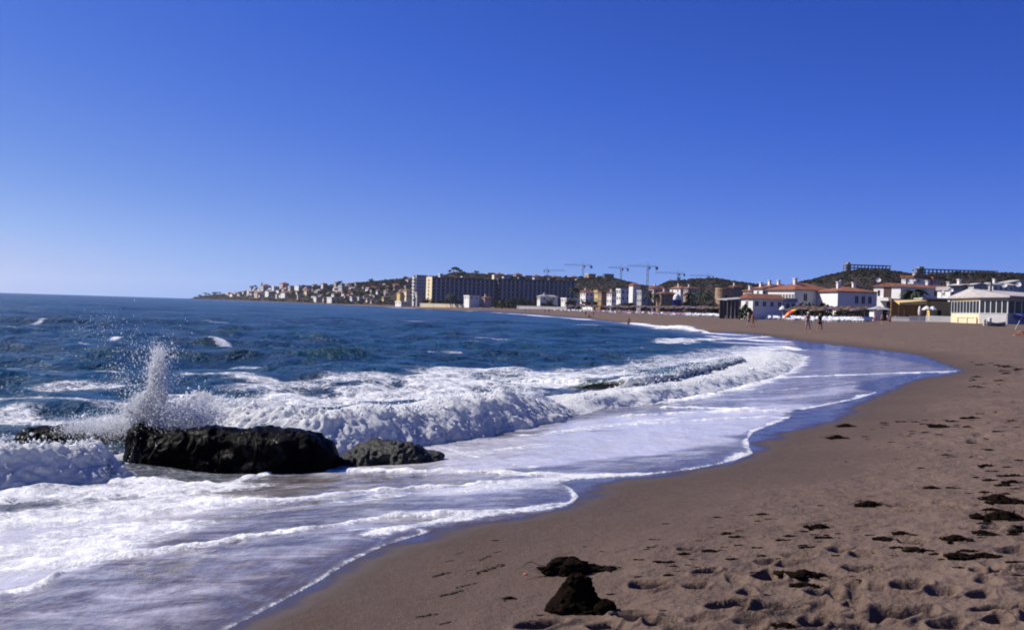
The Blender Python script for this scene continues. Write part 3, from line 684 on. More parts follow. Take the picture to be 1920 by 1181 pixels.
def rock(name, outline, dist, depth, zbase, mat, seed, label, flat=2.6, n=150, m_=64, rough=1.0):
    """outline: silhouette top trace (u, v) at the rock's own distance; swept back with a rounded section"""
    a = np.array(outline, float); us = np.linspace(a[0, 0], a[-1, 0], n); vs_ = np.interp(us, a[:, 0], a[:, 1])
    dk = np.interp(us, a[:, 0], a[:, 2]) if a.shape[1] > 2 else np.full(n, dist)
    V = np.zeros((n, m_, 3))
    for i in range(n):
        p_ = at_d(us[i], vs_[i], dk[i] + depth * .35); top = max(p_.z, zbase + .02)
        e = (1 - abs(2 * i / (n - 1) - 1) ** 5) ** .5
        for j in range(m_):
            th = math.pi * (j / (m_ - 1)); cc, s_ = math.cos(th), math.sin(th)
            yy = -math.copysign(abs(cc) ** (2 / flat), cc) * depth * .5 * (0.35 + .65 * e); hh = abs(s_) ** (2 / flat)
            V[i, j] = (p_.x, dk[i] + depth * .35 + yy, zbase + (top - zbase) * hh)
    X, Y, Z = V[..., 0], V[..., 1], V[..., 2]
    D = 0.04 * (1 - 2 * np.abs(pn(X * 2.4 + seed, Y * 2.4, Z * 2.4))) + 0.035 * pn(X * 5 + seed, Y * 5, Z * 5) + .032 * (1 - 2 * np.abs(pn(X * 9 + seed, Y * 9, Z * 9))) + .016 * pn(X * 19 + seed, Y * 19, Z * 19) + .008 * pn(X * 38, Y * 38, Z * 38)
    D *= rough
    th = np.pi * np.linspace(0, 1, m_)[None, :]
    V[..., 1] += -np.cos(th) * D; V[..., 2] += np.sin(th) * D * .8
    V[..., 0] += .05 * rough * pn(X * 6 + 3, Y * 6, Z * 6 + seed)
    i = np.arange(n - 1)[:, None] * m_; j = np.arange(m_ - 1)[None, :]
    Q = np.stack([i + j, i + m_ + j, i + m_ + j + 1, i + j + 1], -1).reshape(-1, 4)
    c0 = V.reshape(-1, 3); ctr = np.array([c0[:, 0].mean(), c0[:, 1].mean(), zbase])
    me = mesh_np(name, c0 - ctr, Q, True, None, (mat,))
    o_ = link(name, me, label=label, cat='rock'); o_.location = ctr
    return o_
rock('rock', [(243,809,13.9),(252,799,13.9),(268,797,13.8),(290,806,13.8),(330,811,13.7),(400,805,13.6),(450,809,13.5),(500,807,13.4),(560,812,13.4),(600,821,13.4),(620,835,13.5),(634,859,13.7),(640,874,13.8)], 13.6, .75, -.18, M_ROCK, 3.3,
     'long black wet rock in the surf with white spray rising at its left end', 3.2, 170)
rock('rock', [(618,872,14.0),(640,860,14.0),(668,840,14.0),(700,829,14.0),(745,828,14.0),(780,835,14.0),(800,846,14.0),(825,852,14.1),(834,858,14.1)], 14.0, .55, -.08, M_ROCK2, 9.1,
     'small grey and green mottled rock just right of the long black rock', 2.3, 120)
rock('rock', [(30,815,15.6),(55,808,15.6),(90,803,15.6),(130,801,15.6),(155,805,15.6),(175,810,15.6),(195,803,15.6),(225,800,15.5),(250,804,15.5)], 15.5, .6, -.1, M_ROCK, 5.7,
     'low black reef rock half hidden behind the breaking wave at far left', 2.2, 120)
# ------------------------------------------------------------------ hills behind the bay
HU = np.array([355, 361, 400, 480, 560, 640, 750, 850, 1000, 1150, 1250, 1400, 1500, 1600, 1700, 1920, 2600.])
HB = np.array([2760, 2740, 2530, 1960, 1450, 1120, 930, 900, 880, 740, 640, 540, 460, 360, 330, 330, 330.])
HR = np.array([2790, 2790, 2850, 2400, 1900, 1650, 1400, 1350, 1300, 1150, 1050, 900, 800, 660, 640, 640, 640.])
KU = np.array([355, 361, 380, 400, 440, 480, 520, 560, 600, 640, 680, 720, 750, 780, 830, 850, 880, 930, 960, 1000, 1050, 1100, 1150, 1200, 1225, 1250, 1300, 1340, 1380, 1420, 1470, 1500, 1540, 1580, 1610, 1660, 1700, 1730, 1800, 1920, 2200, 2600.])
KV = np.array([560, 559, 556, 554, 550, 543, 539, 538, 537, 535, 531, 528, 526, 523, 519, 513, 515, 517, 520, 521, 522, 524, 525, 536, 541, 531, 526.5, 525, 531, 536, 539, 531, 522, 515, 509, 511, 517, 519, 515, 519, 520, 530.])
def hill_z(x, y):
    x = np.asarray(x, float); y = np.asarray(y, float)
    u = CX + F_PX * x / np.maximum(y, 1)
    db, dr, ks = np.interp(u, HU, HB), np.interp(u, HU, HR), np.interp(u, KU, KV)
    zr = CAM_H + (yh(u) - ks) / F_PX * dr
    t = (y - db) / (dr - db)
    g = np.where(t < 1, np.sin(np.clip(t, 0, 1) * math.pi / 2) ** 1.15, 1 - 0.25 * np.clip(t - 1, 0, 2))
    z = 1.5 + (zr - 1.5) * g
    z = z + np.clip(t, 0, 1) * np.clip(1.6 - t, 0, 1) * (0.035 * (zr - 1.5) * fbm(x * 0.012, y * 0.012, 2.0, 3))
    return np.where(t < 0, -5, z)
def land_z(x, y):
    return max(gz(x, y), float(hill_z(np.array([x]), np.array([y]))[0]))
def on_hill(u, v):
    D = np.linspace(np.interp(u, HU, HB), np.interp(u, HU, HR) * 1.1, 160)
    d = ray(u, v); xs = D * d.x / d.y; zz = CAM_H + D * d.z / d.y
    h = hill_z(xs, D); k = np.nonzero(h >= zz)[0]
    i = k[0] if len(k) else int(np.argmax(h - zz))
    return Vector((xs[i], D[i], h[i]))
uu = np.concatenate([np.arange(356, 1940, 5.0), np.arange(1940, 2600, 25.0)]); tt = np.concatenate([np.linspace(-0.02, 1.15, 46), np.linspace(1.25, 3, 8)])
U_, T_ = np.meshgrid(uu, tt)
DB_, DR_ = np.interp(U_, HU, HB), np.interp(U_, HU, HR)
Dd = DB_ + T_ * (DR_ - DB_); Xh = Dd * (U_ - CX) / F_PX
Zh = hill_z(Xh, Dd); Zh[0] = 0
nu = len(uu); i = np.arange(len(tt) - 1)[:, None] * nu; j = np.arange(nu - 1)[None, :]
Qh = np.stack([i + j, i + j + 1, i + nu + j + 1, i + nu + j], -1).reshape(-1, 4)
b = NB('scrub hillside'); o = b.obj()
n1 = b.noise(o, 0.02, 8, 0.7); n2 = b.noise(o, 0.15, 6, 0.75)
c = b.mix(b.rng(n1, 0.35, 0.65), (0.022, 0.017, 0.014), (0.060, 0.038, 0.030))
c = b.mix(b.rng(n2, 0.42, 0.6), (0.014, 0.013, 0.010), c)
p = b.n('ShaderNodeBsdfPrincipled', {'Base Color': c, 'Roughness': 0.95, 'Specular IOR Level': 0.1, 'Normal': b.bump(n2, 0.9, 2.0)})
M_HILL = b.done(p.outputs[0])
link('hillside', mesh_np('hillside', np.stack([Xh, Dd, Zh], -1).reshape(-1, 3), Qh, True, None, (M_HILL,)), kind='structure')

# ------------------------------------------------------------------ town materials
WALL = {'white': simple('white render', (0.62, 0.60, 0.57), .85, .06, .5), 'cream': simple('cream render', (0.60, 0.50, 0.33), .85, .07, .5), 'grey': simple('grey render', (0.34, 0.33, 0.34), .85, .08, .5),
        'yellow': simple('yellow render', (0.50, 0.36, 0.13), .85, .08, .5), 'ochre': simple('ochre render', (0.30, 0.17, 0.07), .85, .1, .5), 'pink': simple('pink render', (0.42, 0.30, 0.26), .85, .08, .5),
        'tan': simple('tan stone', (0.26, 0.17, 0.11), .9, .25, .6), 'dark': simple('dark render', (0.07, 0.07, 0.09), .85, .2, .5), 'orange': simple('orange brick block', (0.42, 0.22, 0.10), .85, .12, .4)}
ROOF = {'tile': simple('terracotta tile', (0.19, 0.072, 0.040), .85, .28, 1.3, .5, 9), 'grey': simple('grey sheet roof', (0.30, 0.29, 0.30), .7, .12, .4), 'tan': simple('pale tan roof', (0.34, 0.31, 0.29), .85, .15, .5), 'brown': simple('brown roof', (0.11, 0.06, 0.045), .85, .2, .8)}
M_GLASS = simple('dark window glass', (0.012, 0.014, 0.018), .15, .2, .4, spec=.16)
M_FRAME = simple('white frame', (0.6, 0.6, 0.6), .6, .04)
M_SHUT = simple('brown shutter', (0.05, 0.03, 0.025), .8, .2)
M_BLACK = simple('dark opening', (0.012, 0.012, 0.015), .9, .2)
M_STEEL = simple('painted steel', (0.16, 0.15, 0.17), .6, .15)
M_CONC = simple('raw concrete', (0.20, 0.18, 0.17), .9, .15)
M_BARK = simple('bark', (0.07, 0.05, 0.035), .95, .3, 3)
M_LEAF = simple('dark leaves', (0.022, 0.030, 0.014), .8, .55, .8, 0, 5, .1)
M_PINE = simple('pine needles', (0.013, 0.021, 0.013), .85, .5, .6, 0, 5, .1)
M_OLIVE = simple('olive leaves', (0.040, 0.044, 0.028), .85, .5, .8, 0, 5, .1)
M_PALM = simple('palm leaves', (0.022, 0.032, 0.014), .75, .5, 1.2, 0, 5, .15)
M_THATCH = simple('dark thatch', (0.085, 0.055, 0.042), .95, .35, 4)
M_PURPLE = simple('mauve canvas', (0.11, 0.075, 0.11), .9, .2)
M_WOOD = simple('weathered wood', (0.13, 0.085, 0.055), .9, .25, 4)

def box(bm, x0, x1, y0, y1, z0, z1, mi=0):
    v = [bm.verts.new(p) for p in ((x0,y0,z0),(x1,y0,z0),(x1,y1,z0),(x0,y1,z0),(x0,y0,z1),(x1,y0,z1),(x1,y1,z1),(x0,y1,z1))]
    for f in ((0,3,2,1),(4,5,6,7),(0,1,5,4),(1,2,6,5),(2,3,7,6),(3,0,4,7)):
        bm.faces.new([v[k] for k in f]).material_index = mi
def bar(bm, a, c, r=0.05, sides=6, r2=None, mi=0, cap=True):
    a, c = Vector(a), Vector(c); d = (c - a).normalized(); r2 = r if r2 is None else r2
    s = d.orthogonal().normalized(); t = d.cross(s)
    A = [bm.verts.new(a + (s * math.cos(q) + t * math.sin(q)) * r) for q in (2 * math.pi * k / sides for k in range(sides))]
    B = [bm.verts.new(c + (s * math.cos(q) + t * math.sin(q)) * r2) for q in (2 * math.pi * k / sides for k in range(sides))]
    for k in range(sides): bm.faces.new((A[k], A[(k + 1) % sides], B[(k + 1) % sides], B[k])).material_index = mi
    if cap:
        bm.faces.new(A[::-1]).material_index = mi; bm.faces.new(B).material_index = mi
def boxmesh(name, *a, mats=()):
    bm = bmesh.new(); box(bm, *a); return mesh_bm(name, bm, mats)
MESHES = {}
def shared(key, fn):
    if key not in MESHES: MESHES[key] = fn()
    return MESHES[key]
def window_mesh(w_, h_, fr, gl):
    def f():
        bm = bmesh.new(); t = 0.09
        box(bm, -w_/2, -w_/2 + t, -.07, .02, 0, h_); box(bm, w_/2 - t, w_/2, -.07, .02, 0, h_)
        box(bm, -w_/2 + t, w_/2 - t, -.069, .02, 0, t); box(bm, -w_/2 + t, w_/2 - t, -.069, .02, h_ - t, h_)
        box(bm, -w_/2 + t, w_/2 - t, -.03, .015, t, h_ - t, 1); box(bm, -.03, .03, -.06, -.03, t, h_ - t)
        return mesh_bm('window', bm, (fr, gl))
    return shared(('win', round(w_, 2), round(h_, 2), fr.name, gl.name), f)
def roof_bm(kind, W, Dp, zt, h, ov=.45):
    bm = bmesh.new(); x0, x1, y0, y1 = -ov, W + ov, -ov, Dp + ov; z0 = zt - .02
    if kind == 'hip':
        i = min(W, Dp) / 2 + ov
        if W >= Dp: r = [(x0 + i, (y0 + y1) / 2), (x1 - i, (y0 + y1) / 2)]
        else: r = [((x0 + x1) / 2, y0 + i), ((x0 + x1) / 2, y1 - i)]
        b0 = [bm.verts.new((x, y, z0)) for x, y in ((x0, y0), (x1, y0), (x1, y1), (x0, y1))]; t0 = [bm.verts.new((x, y, zt)) for x, y in ((x0, y0), (x1, y0), (x1, y1), (x0, y1))]
        for v in t0: v.co.z = zt + .14
        R = [bm.verts.new((x, y + (1e-4 if k else 0), zt + h)) for k, (x, y) in enumerate(r)]
        bm.faces.new(b0[::-1])
        for k in range(4): bm.faces.new((b0[k], b0[(k + 1) % 4], t0[(k + 1) % 4], t0[k]))
        if W >= Dp: fs = ((0, 1, 'R1', 'R0'), (1, 2, 'R1'), (2, 3, 'R0', 'R1'), (3, 0, 'R0'))
        else: fs = ((0, 1, 'R0'), (1, 2, 'R1', 'R0'), (2, 3, 'R1'), (3, 0, 'R0', 'R1'))
        g = lambda k: R[int(k[1])] if isinstance(k, str) else t0[k]
        for f in fs: bm.faces.new([g(k) for k in f])
    elif kind in ('gable', 'gable_y'):
        if kind == 'gable': P = [(x0, y0, z0), (x1, y0, z0), (x1, y1, z0), (x0, y1, z0), (x0, (y0 + y1) / 2, zt + h), (x1, (y0 + y1) / 2, zt + h)]; fs = ((0, 1, 5, 4), (1, 2, 5), (2, 3, 4, 5), (3, 0, 4), (3, 2, 1, 0))
        else: P = [(x0, y0, z0), (x1, y0, z0), (x1, y1, z0), (x0, y1, z0), ((x0 + x1) / 2, y0, zt + h), ((x0 + x1) / 2, y1, zt + h)]; fs = ((0, 1, 4), (1, 2, 5, 4), (2, 3, 5), (3, 0, 4, 5), (3, 2, 1, 0))
        V = [bm.verts.new(p) for p in P]
        for f in fs: bm.faces.new([V[k] for k in f])
    else:                                                  # flat, with a parapet
        t = .25
        box(bm, -t, W + t, -t, t * .6, zt - .3, zt + h); box(bm, -t, W + t, Dp - t * .6, Dp + t, zt - .3, zt + h)
        box(bm, -t, t * .6, t * .6, Dp - t * .6, zt - .3, zt + h); box(bm, W - t * .6, W + t, t * .6, Dp - t * .6, zt - .3, zt + h)
        box(bm, t * .6, W - t * .6, t * .6, Dp - t * .6, zt - .25, zt + .03)
    return bm
DFU = [600, 700, 800, 900, 1000, 1050, 1100, 1150, 1200, 1250, 1300, 1350, 1400, 1450]
DFD = [900, 830, 740, 660, 620, 610, 590, 555, 500, 445, 395, 345, 0, 0]
def dfront(u, D): return max(D, float(np.interp(u, DFU, DFD)))
def house(us, uc, ur, vt, D, label, wall='white', roof='tile', kind='hip', rh=None, yaw=20, rows=2, cols=3, side=2, win=(1.0, 1.3), shut=None, chim=1, zb=None, dep=None, cat='house', name='house', vref=None, fh=3.0, group=None, top_gap=.5):
    """us..uc = side that faces the sea, uc..ur = side that faces the camera (photo columns); vt = eave line"""
    if uc > 1000: D = dfront(uc, D + (0 if uc > 1380 else 35))
    az = math.atan((uc - CX) / F_PX); a = max(rad(5), rad(yaw) + az)
    W = max(2.5, (ur - uc) / F_PX * D / math.cos(a)); Dp = dep or min(22, max(4, (uc - us) / F_PX * D / math.sin(a)))
    c = at_d(uc, vt, D); zt_w = c.z
    gl = zb if zb is not None else land_z(c.x + W / 2, c.y + Dp / 2) - .6
    z0 = min(gl, land_z(c.x, c.y) - .3, zt_w - 2.6)
    root = empty(name, (c.x, c.y, z0), rad(yaw), label=label, cat=cat, group=group)
    zt = zt_w - z0
    wm = WALL[wall]; rm_ = ROOF.get(roof) or WALL[roof]
    link('wall', boxmesh('wall', 0, W, 0, Dp, 0, zt - .03, mats=(wm,)), root)
    h = rh / F_PX * D if rh else (.5 if kind == 'flat' else .28 * min(W, Dp))
    link('roof', mesh_bm('roof', roof_bm(kind, W, Dp, zt, h), (rm_,)), root)
    gm = shut or M_GLASS
    wm_ = window_mesh(win[0], win[1], M_FRAME if wall != 'white' else wm, gm)
    for r in range(rows):
        zz = zt - top_gap - win[1] - r * fh
        if zz < .3: break
        for k in range(cols):
            o_ = link('window', wm_, root); o_.location = (W * (k + .5) / cols, -.002, zz)
        for k in range(side):
            o_ = link('window', wm_, root); o_.location = (-.002, Dp * (k + .5) / side, zz); o_.rotation_euler = (0, 0, -math.pi / 2)
    for k in range(chim):
        bm = bmesh.new(); x_ = W * (.3 + .4 * k); y_ = Dp * .45
        box(bm, x_ - .35, x_ + .35, y_ - .35, y_ + .35, zt + .05, zt + h + .9); box(bm, x_ - .5, x_ + .5, y_ - .5, y_ + .5, zt + h + .9, zt + h + 1.05)
        link('chimney', mesh_bm('chimney', bm, (WALL['white'],)), root)
    return root, W, Dp, zt
def child_box(root, name, x0, x1, y0, y1, z0, z1, mat, **k):
    return link(name, boxmesh(name, x0, x1, y0, y1, z0, z1, mats=(mat,)), root, **k)
ORD = ['first', 'second', 'third', 'fourth', 'fifth', 'sixth', 'seventh', 'eighth', 'ninth', 'tenth', 'eleventh', 'twelfth', 'thirteenth', 'fourteenth', 'fifteenth', 'sixteenth', 'seventeenth', 'eighteenth', 'nineteenth', 'twentieth']

# ------------------------------------------------------------------ far headland: villas in rows
low = [(463,473,546,'white','flat'),(477,493,549.5,'pink','hip'),(497,515,546.5,'white','flat'),(517,523,552,'white','flat'),(527,547,549,'white','gable'),(557,562,553,'cream','flat'),(570,584,546,'cream','gable_y'),
       (588,602,557,'white','flat'),(605,611,558,'cream','hip'),(613,638,558,'white','flat'),(656,667,557,'white','flat'),(670,680,558,'white','flat'),(686,694,559,'cream','hip'),(695,700,562,'pink','hip'),(716,727,557,'yellow','hip')]
for k, (a, c_, v, wl, kd) in enumerate(low):
    D = max(float(np.interp((a + c_) / 2, HU, HB)) + 12, on_hill((a + c_) / 2, v + 8.5).y)
    house(a, a + (c_ - a) * .35, c_, v, D, f'{ORD[k]} villa from the left along the waterline of the far headland', wl, 'tile' if kd != 'flat' else wl, kd, yaw=28, rows=2, cols=3, side=2, win=(1.4, 1.5), chim=0, group='villas along the headland waterline')
up = [(486,508,536,'grey','hip'),(510,520,537,'white','flat'),(524,542,532,'pink','hip'),(540,552,536,'grey','flat'),(552,575,536,'white','flat'),(585,596,534,'grey','hip'),(602,612,532,'white','hip'),(626,637,531,'pink','flat'),(634,654,537,'grey','flat'),
      (664,674,530,'pink','hip'),(694,704,541,'grey','hip'),(705,714,544,'white','hip'),(724,735,537,'grey','hip'),(736,748,534,'pink','gable'),(748,758,544,'cream','gable_y')]
for k, (a, c_, v, wl, kd) in enumerate(up):
    p_ = on_hill((a + c_) / 2, v + 9)
    house(a, a + (c_ - a) * .35, c_, v, p_.y, f'{ORD[k]} house from the left on the wooded upper slope of the headland', wl, 'tile' if kd != 'flat' else wl, kd, yaw=28, rows=2, cols=3, side=2, win=(1.5, 1.6), chim=0, group='houses on the upper headland slope')
rg4 = random.Random(21)
for k in range(85):
    u_ = rg4.uniform(425, 770); top = float(np.interp(u_, KU, KV)) - 3; bot = yh(u_) - 8 - (u_ - 361) * .012; v_ = top + (bot - top) * rg4.random(); w_ = rg4.uniform(8, 15)
    p_ = on_hill(u_, v_ + rg4.uniform(3.2, 4.8)); wl = rg4.choice(['white', 'white', 'white', 'white', 'pink', 'grey'])
    house(u_ - w_ * .45, u_ - w_ * .1, u_ + w_ * .5, v_, p_.y, 'small %s house set among the trees of the far headland' % {'white': 'white', 'pink': 'pinkish', 'grey': 'grey', 'cream': 'cream'}[wl], wl, 'tile' if rg4.random() < .5 else 'grey', rg4.choice(['hip', 'gable', 'flat']), yaw=28, rows=2, cols=3, side=1, win=(1.5, 1.6), chim=0, group='%s houses among the headland trees' % wl)
# white tower block and what stands in front of it
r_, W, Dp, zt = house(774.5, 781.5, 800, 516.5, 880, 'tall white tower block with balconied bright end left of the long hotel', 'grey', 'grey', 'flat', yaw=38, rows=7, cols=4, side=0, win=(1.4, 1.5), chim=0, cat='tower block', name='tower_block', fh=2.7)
child_box(r_, 'end_wall', -.25, -.004, 0, Dp, 0, zt + .4, WALL['white'])  # white panel paints the sunlit end; the grey walls carry the shade
for k in range(6):
    child_box(r_, 'balcony', -1.6, -.26, .8, Dp - .8, zt - 2.6 - 2.7 * k, zt - 1.6 - 2.7 * k, WALL['white'])
    child_box(r_, 'recess', -.30, -.26, 1.2, Dp - 1.2, zt - 1.55 - 2.7 * k, zt - .25 - 2.7 * k, M_SHUT)
front = [(752,762,772,545,835,'cream','tile','hip','cream house with red roof in front of the white tower block',2),(776,782,797,549,830,'grey','grey','flat','pale grey house in shade beneath the white tower block',2),(744,750,757,548,840,'yellow','tile','hip','small yellow house under the wood left of the tower block',1),
         (741,752,764,566,800,'white','white','flat','low white beach house with long wall at the water below the tower block',1),(870,880,899,555,690,'white','white','flat','white modern beach villa with stepped flat roofs before the hotel',1),(903,909,921,558,690,'pink','tile','hip','brown roofed beach house right of the white modern villa',1),
         (1009,1013,1046,556,560,'white','grey','hip','white house with big grey hipped roof under the hotel right wing',1),(1052,1062,1086,560,470,'white','white','flat','stepped white house behind palms right of the grey roof',1),(1088,1098,1112,548,520,'white','tile','gable','white house with red gable roof right of the hotel',2),
         (1117,1121,1127,546,470,'yellow','yellow','flat','narrow tall yellow house end among white houses',3),(1126,1128,1142,549,475,'ochre','tile','flat','ochre walled house beside the narrow yellow house',2),(1138,1147,1157,549,440,'white','tile','hip','white house with red hip roof left of stepped white house',2),
         (1156,1164,1182,543,430,'white','white','flat','stepped white house adjoining the square white tower',2),(1200,1203,1222,546,420,'grey','grey','flat','grey shaded house right of the square white tower',2),(1236,1240,1271,551,430,'tan','tile','hip','low house with broad brown tiled roof behind the blue booth',1),
         (1256,1276,1293,541,520,'white','tile','hip','white terrace with lit wall under the dark frame on the hill',1),(1286,1290,1309,541,500,'pink','tile','hip','brown roofed house with slim chimney left of the round tower',1),(1372,1376,1391,538,520,'tan','tile','hip','small pink roofed house on the slope behind the round tower',1),
         (1403,1409,1420,546,330,'white','tile','hip','small white house end just left of the big hipped villa',1),(1216,1226,1246,541,560,'pink','tile','gable','pale house row with red roofs behind the two palms',1),(1078,1083,1088,522,1050,'white','white','flat','small white house on the ridge beside a crane',1),
         (822,825,831,514,1180,'white','white','flat','small bright white house on the hill above the hotel left wing',1),(872,876,884,517,1200,'pink','tile','hip','pink house near the hilltop trees above the hotel',1),(864,867,871,519,1150,'white','white','flat','tiny white house on the hillside just above the hotel roof',1)]
for (us, uc, ur, v, D, wl, rf, kd, lab, rows) in front:
    house(us, uc, ur, v, D, lab, wl, rf, kd, yaw=24, rows=rows, cols=max(2, int((ur - uc) / F_PX * D / 3)), side=2, win=(1.1, 1.4), chim=1 if kd != 'flat' else 0)
# square white tower with a brown pyramid roof
r_, W, Dp, zt = house(1181, 1187, 1201, 535, 425, 'square white tower with brown pyramid roof above the beach bars', 'white', 'tile', 'hip', rh=6, yaw=22, rows=0, cols=0, side=0, chim=0, cat='tower', name='square_tower')
for zz in (3.0, 6.2): child_box(r_, 'window', W * .4, W * .6, -.05, -.004, zt - zz, zt - zz + 1.1, M_GLASS)
# pale terraces along the ridge
for k in range(11):
    u_ = 910 + 17.5 * k; v_ = 513.5 + .85 * k - (1.5 if k % 3 == 0 else 0)
    house(u_, u_ + 5, u_ + 17, v_, 1230 - 8 * k, f'{ORD[k]} pale terraced house from the left along the ridge behind the hotel', ('pink', 'grey', 'white')[k % 3], 'tile' if k % 2 else 'grey', 'hip' if k % 2 else 'flat', yaw=22, rows=2, cols=3, side=1, win=(1.4, 1.6), chim=0, group='terraced houses along the ridge')
r_, W, Dp, zt = house(1097, 1104, 1117, 514, 1120, 'orange and cream apartment block on the ridge under the cranes', 'orange', 'cream', 'flat', yaw=24, rows=5, cols=3, side=2, win=(1.8, 1.4), chim=0, cat='apartment block', name='apartment_block', fh=2.6)
house(1117, 1120, 1133, 518, 1130, 'dim grey block between the orange apartments and the dark block', 'grey', 'grey', 'flat', yaw=24, rows=3, cols=4, side=1, win=(1.4, 1.4), chim=0, cat='apartment block', name='apartment_block')
house(1131, 1134, 1151, 514, 1120, 'dark shaded block at the right end of the ridge', 'dark', 'dark', 'flat', yaw=24, rows=4, cols=4, side=1, win=(1.4, 1.4), chim=0, cat='apartment block', name='apartment_block')

# ------------------------------------------------------------------ long beach hotel, two wings
def hotel(uc, ur, vt_l, D, yaw, cols, rows, lab, end):
    az = math.atan((uc - CX) / F_PX); a = rad(yaw) + az
    c = at_d(uc, vt_l, D); z0 = 2.5; zt = c.z - z0
    W = (ur - uc) / F_PX * D / math.cos(a) * 1.02; Dp = 15
    root = empty('hotel_wing', (c.x, c.y, z0), rad(yaw), label=lab, cat='hotel')
    link('wall', boxmesh('wall', 0, W, .9, Dp, -1.5, zt, mats=(simple('hotel facade', (0.022, 0.027, 0.060), .8, .15, .2),)), root)  # navy colour carries the shade on this face and behind the balconies
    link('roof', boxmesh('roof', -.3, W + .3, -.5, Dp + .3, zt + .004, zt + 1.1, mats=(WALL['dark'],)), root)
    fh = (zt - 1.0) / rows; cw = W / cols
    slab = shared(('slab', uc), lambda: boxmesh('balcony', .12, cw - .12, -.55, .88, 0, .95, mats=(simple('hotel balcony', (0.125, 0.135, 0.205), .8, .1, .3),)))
    def part():
        bm = bmesh.new(); box(bm, -.2, .2, -.5, .87, 0, fh * .99); box(bm, -.75, -.2, -.52, -.38, fh * .36, fh * .8); return mesh_bm('partition', bm, (simple('pale partition', (0.50, 0.50, 0.56), .8, .05),))
    pt = shared(('part', uc), part)
    gl = shared(('gl', uc), lambda: boxmesh('window', .5, cw - .5, .84, .899, .3, fh - .25, mats=(M_GLASS,)))
    for r in range(rows):
        for k in range(cols):
            z_ = zt - fh * (r + 1)
            for nm, me_, dx in (('balcony', slab, 0), ('window', gl, 0), ('partition', pt, cw * .98)):
                o_ = link(nm, me_, root); o_.location = (cw * k + dx, 0, z_)
    if end:
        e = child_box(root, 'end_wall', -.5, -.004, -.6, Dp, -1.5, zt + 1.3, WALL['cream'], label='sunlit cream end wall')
        for r in range(rows): child_box(root, 'window', -.55, -.504, Dp * .42, Dp * .62, zt - fh * (r + 1) + .5, zt - fh * r - .5, M_SHUT)
    return root, W, Dp, zt
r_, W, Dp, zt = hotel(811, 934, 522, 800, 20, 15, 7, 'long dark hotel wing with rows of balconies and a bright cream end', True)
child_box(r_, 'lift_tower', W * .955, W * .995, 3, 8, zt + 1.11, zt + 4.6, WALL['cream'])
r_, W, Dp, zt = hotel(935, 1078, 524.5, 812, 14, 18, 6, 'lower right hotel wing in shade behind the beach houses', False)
for k in range(4): child_box(r_, 'roof_hut', W * (.08 + .2 * k), W * (.16 + .2 * k), 4, 10, zt + 1.11, zt + 2.8, WALL['dark' if k % 2 else 'grey'])

# ------------------------------------------------------------------ houses nearest the beach, right
r_, W, Dp, zt = house(1440, 1490, 1566, 543.5, 250, 'large white villa with red hip roof and a long row of upper windows', 'white', 'tile', 'hip', rh=15, yaw=26, rows=1, cols=0, side=9, win=(.75, 1.75), chim=1, fh=3, top_gap=.9)
for x_ in (.26, .62, .86): 
    o_ = link('window', window_mesh(1.15, 1.8, WALL['white'], M_SHUT), r_); o_.location = (W * x_, -.002, zt - 2.5)
child_box(r_, 'door', W * .4, W * .4 + 1.1, -.05, -.004, .4, 2.7, M_SHUT)
r_, W, Dp, zt = house(1566, 1571, 1642, 546.5, 243, 'white villa with low red roof and three dark shuttered windows', 'white', 'tile', 'hip', rh=11, yaw=10, rows=1, cols=0, side=0, win=(1, 1.8), chim=2, dep=12)
for x_ in (.48, .65, .82):
    o_ = link('window', window_mesh(.95, 1.8, WALL['white'], M_SHUT), r_); o_.location = (W * x_, -.002, zt - 2.6)
r_, W, Dp, zt = house(1640, 1689, 1790, 537, 262, 'big white house with sunlit sea side and red roof behind the palm', 'white', 'tile', 'gable', rh=7, yaw=30, rows=1, cols=4, side=0, win=(1.3, 1.5), chim=3, shut=M_GLASS)
child_box(r_, 'loggia', -.06, -.004, Dp * .34, Dp * .62, zt - 2.7, zt - .25, M_SHUT); child_box(r_, 'loggia', -.06, -.004, Dp * .22, Dp * .5, zt - 6.2, zt - 3.7, M_SHUT)
child_box(r_, 'balcony', -1.3, -.07, Dp * .3, Dp * .75, zt - 3.5, zt - 2.75, WALL['white']); child_box(r_, 'window', -.06, -.004, Dp * .76, Dp * .84, zt - 2.3, zt - .9, M_GLASS)
child_box(r_, 'balcony', W * .45, W * .75, -1.1, -.004, zt - 3.3, zt - 2.5, WALL['white'])
house(1709, 1713, 1748, 519.5, 330, 'white upper storey block with square chimney above the red roof', 'white', 'tile', 'flat', yaw=40, rows=1, cols=2, side=1, win=(1.2, 1.1), chim=1)
house(1748, 1750, 1762, 522, 335, 'small pinkish block beside the white upper storey', 'pink', 'tile', 'flat', yaw=20, rows=1, cols=2, side=0, win=(.8, 1), chim=0)
r_, W, Dp, zt = house(1394, 1412, 1468, 559, 212, 'low white beach house with shallow red gable roof and bright end', 'white', 'tile', 'gable', rh=9, yaw=22, rows=1, cols=4, side=1, win=(.9, 1.1), chim=0)
house(1456, 1462, 1492, 563, 232, 'low bluish white annex in shade below the large villa', 'white', 'grey', 'flat', yaw=20, rows=1, cols=3, side=0, win=(.9, 1.0), chim=0)
for k, (a, c_, v, D, wl) in enumerate([(1425,1440,541,300,'white'),(1440,1462,538,310,'cream'),(1458,1476,536.5,320,'white')]):
    house(a, a + 5, c_, v, D, f'{ORD[k]} small white rooftop house stepping up behind the large villa', wl, 'tile', 'hip', yaw=24, rows=1, cols=2, side=1, win=(.9, 1.1), chim=1, group='rooftop houses behind the large villa')
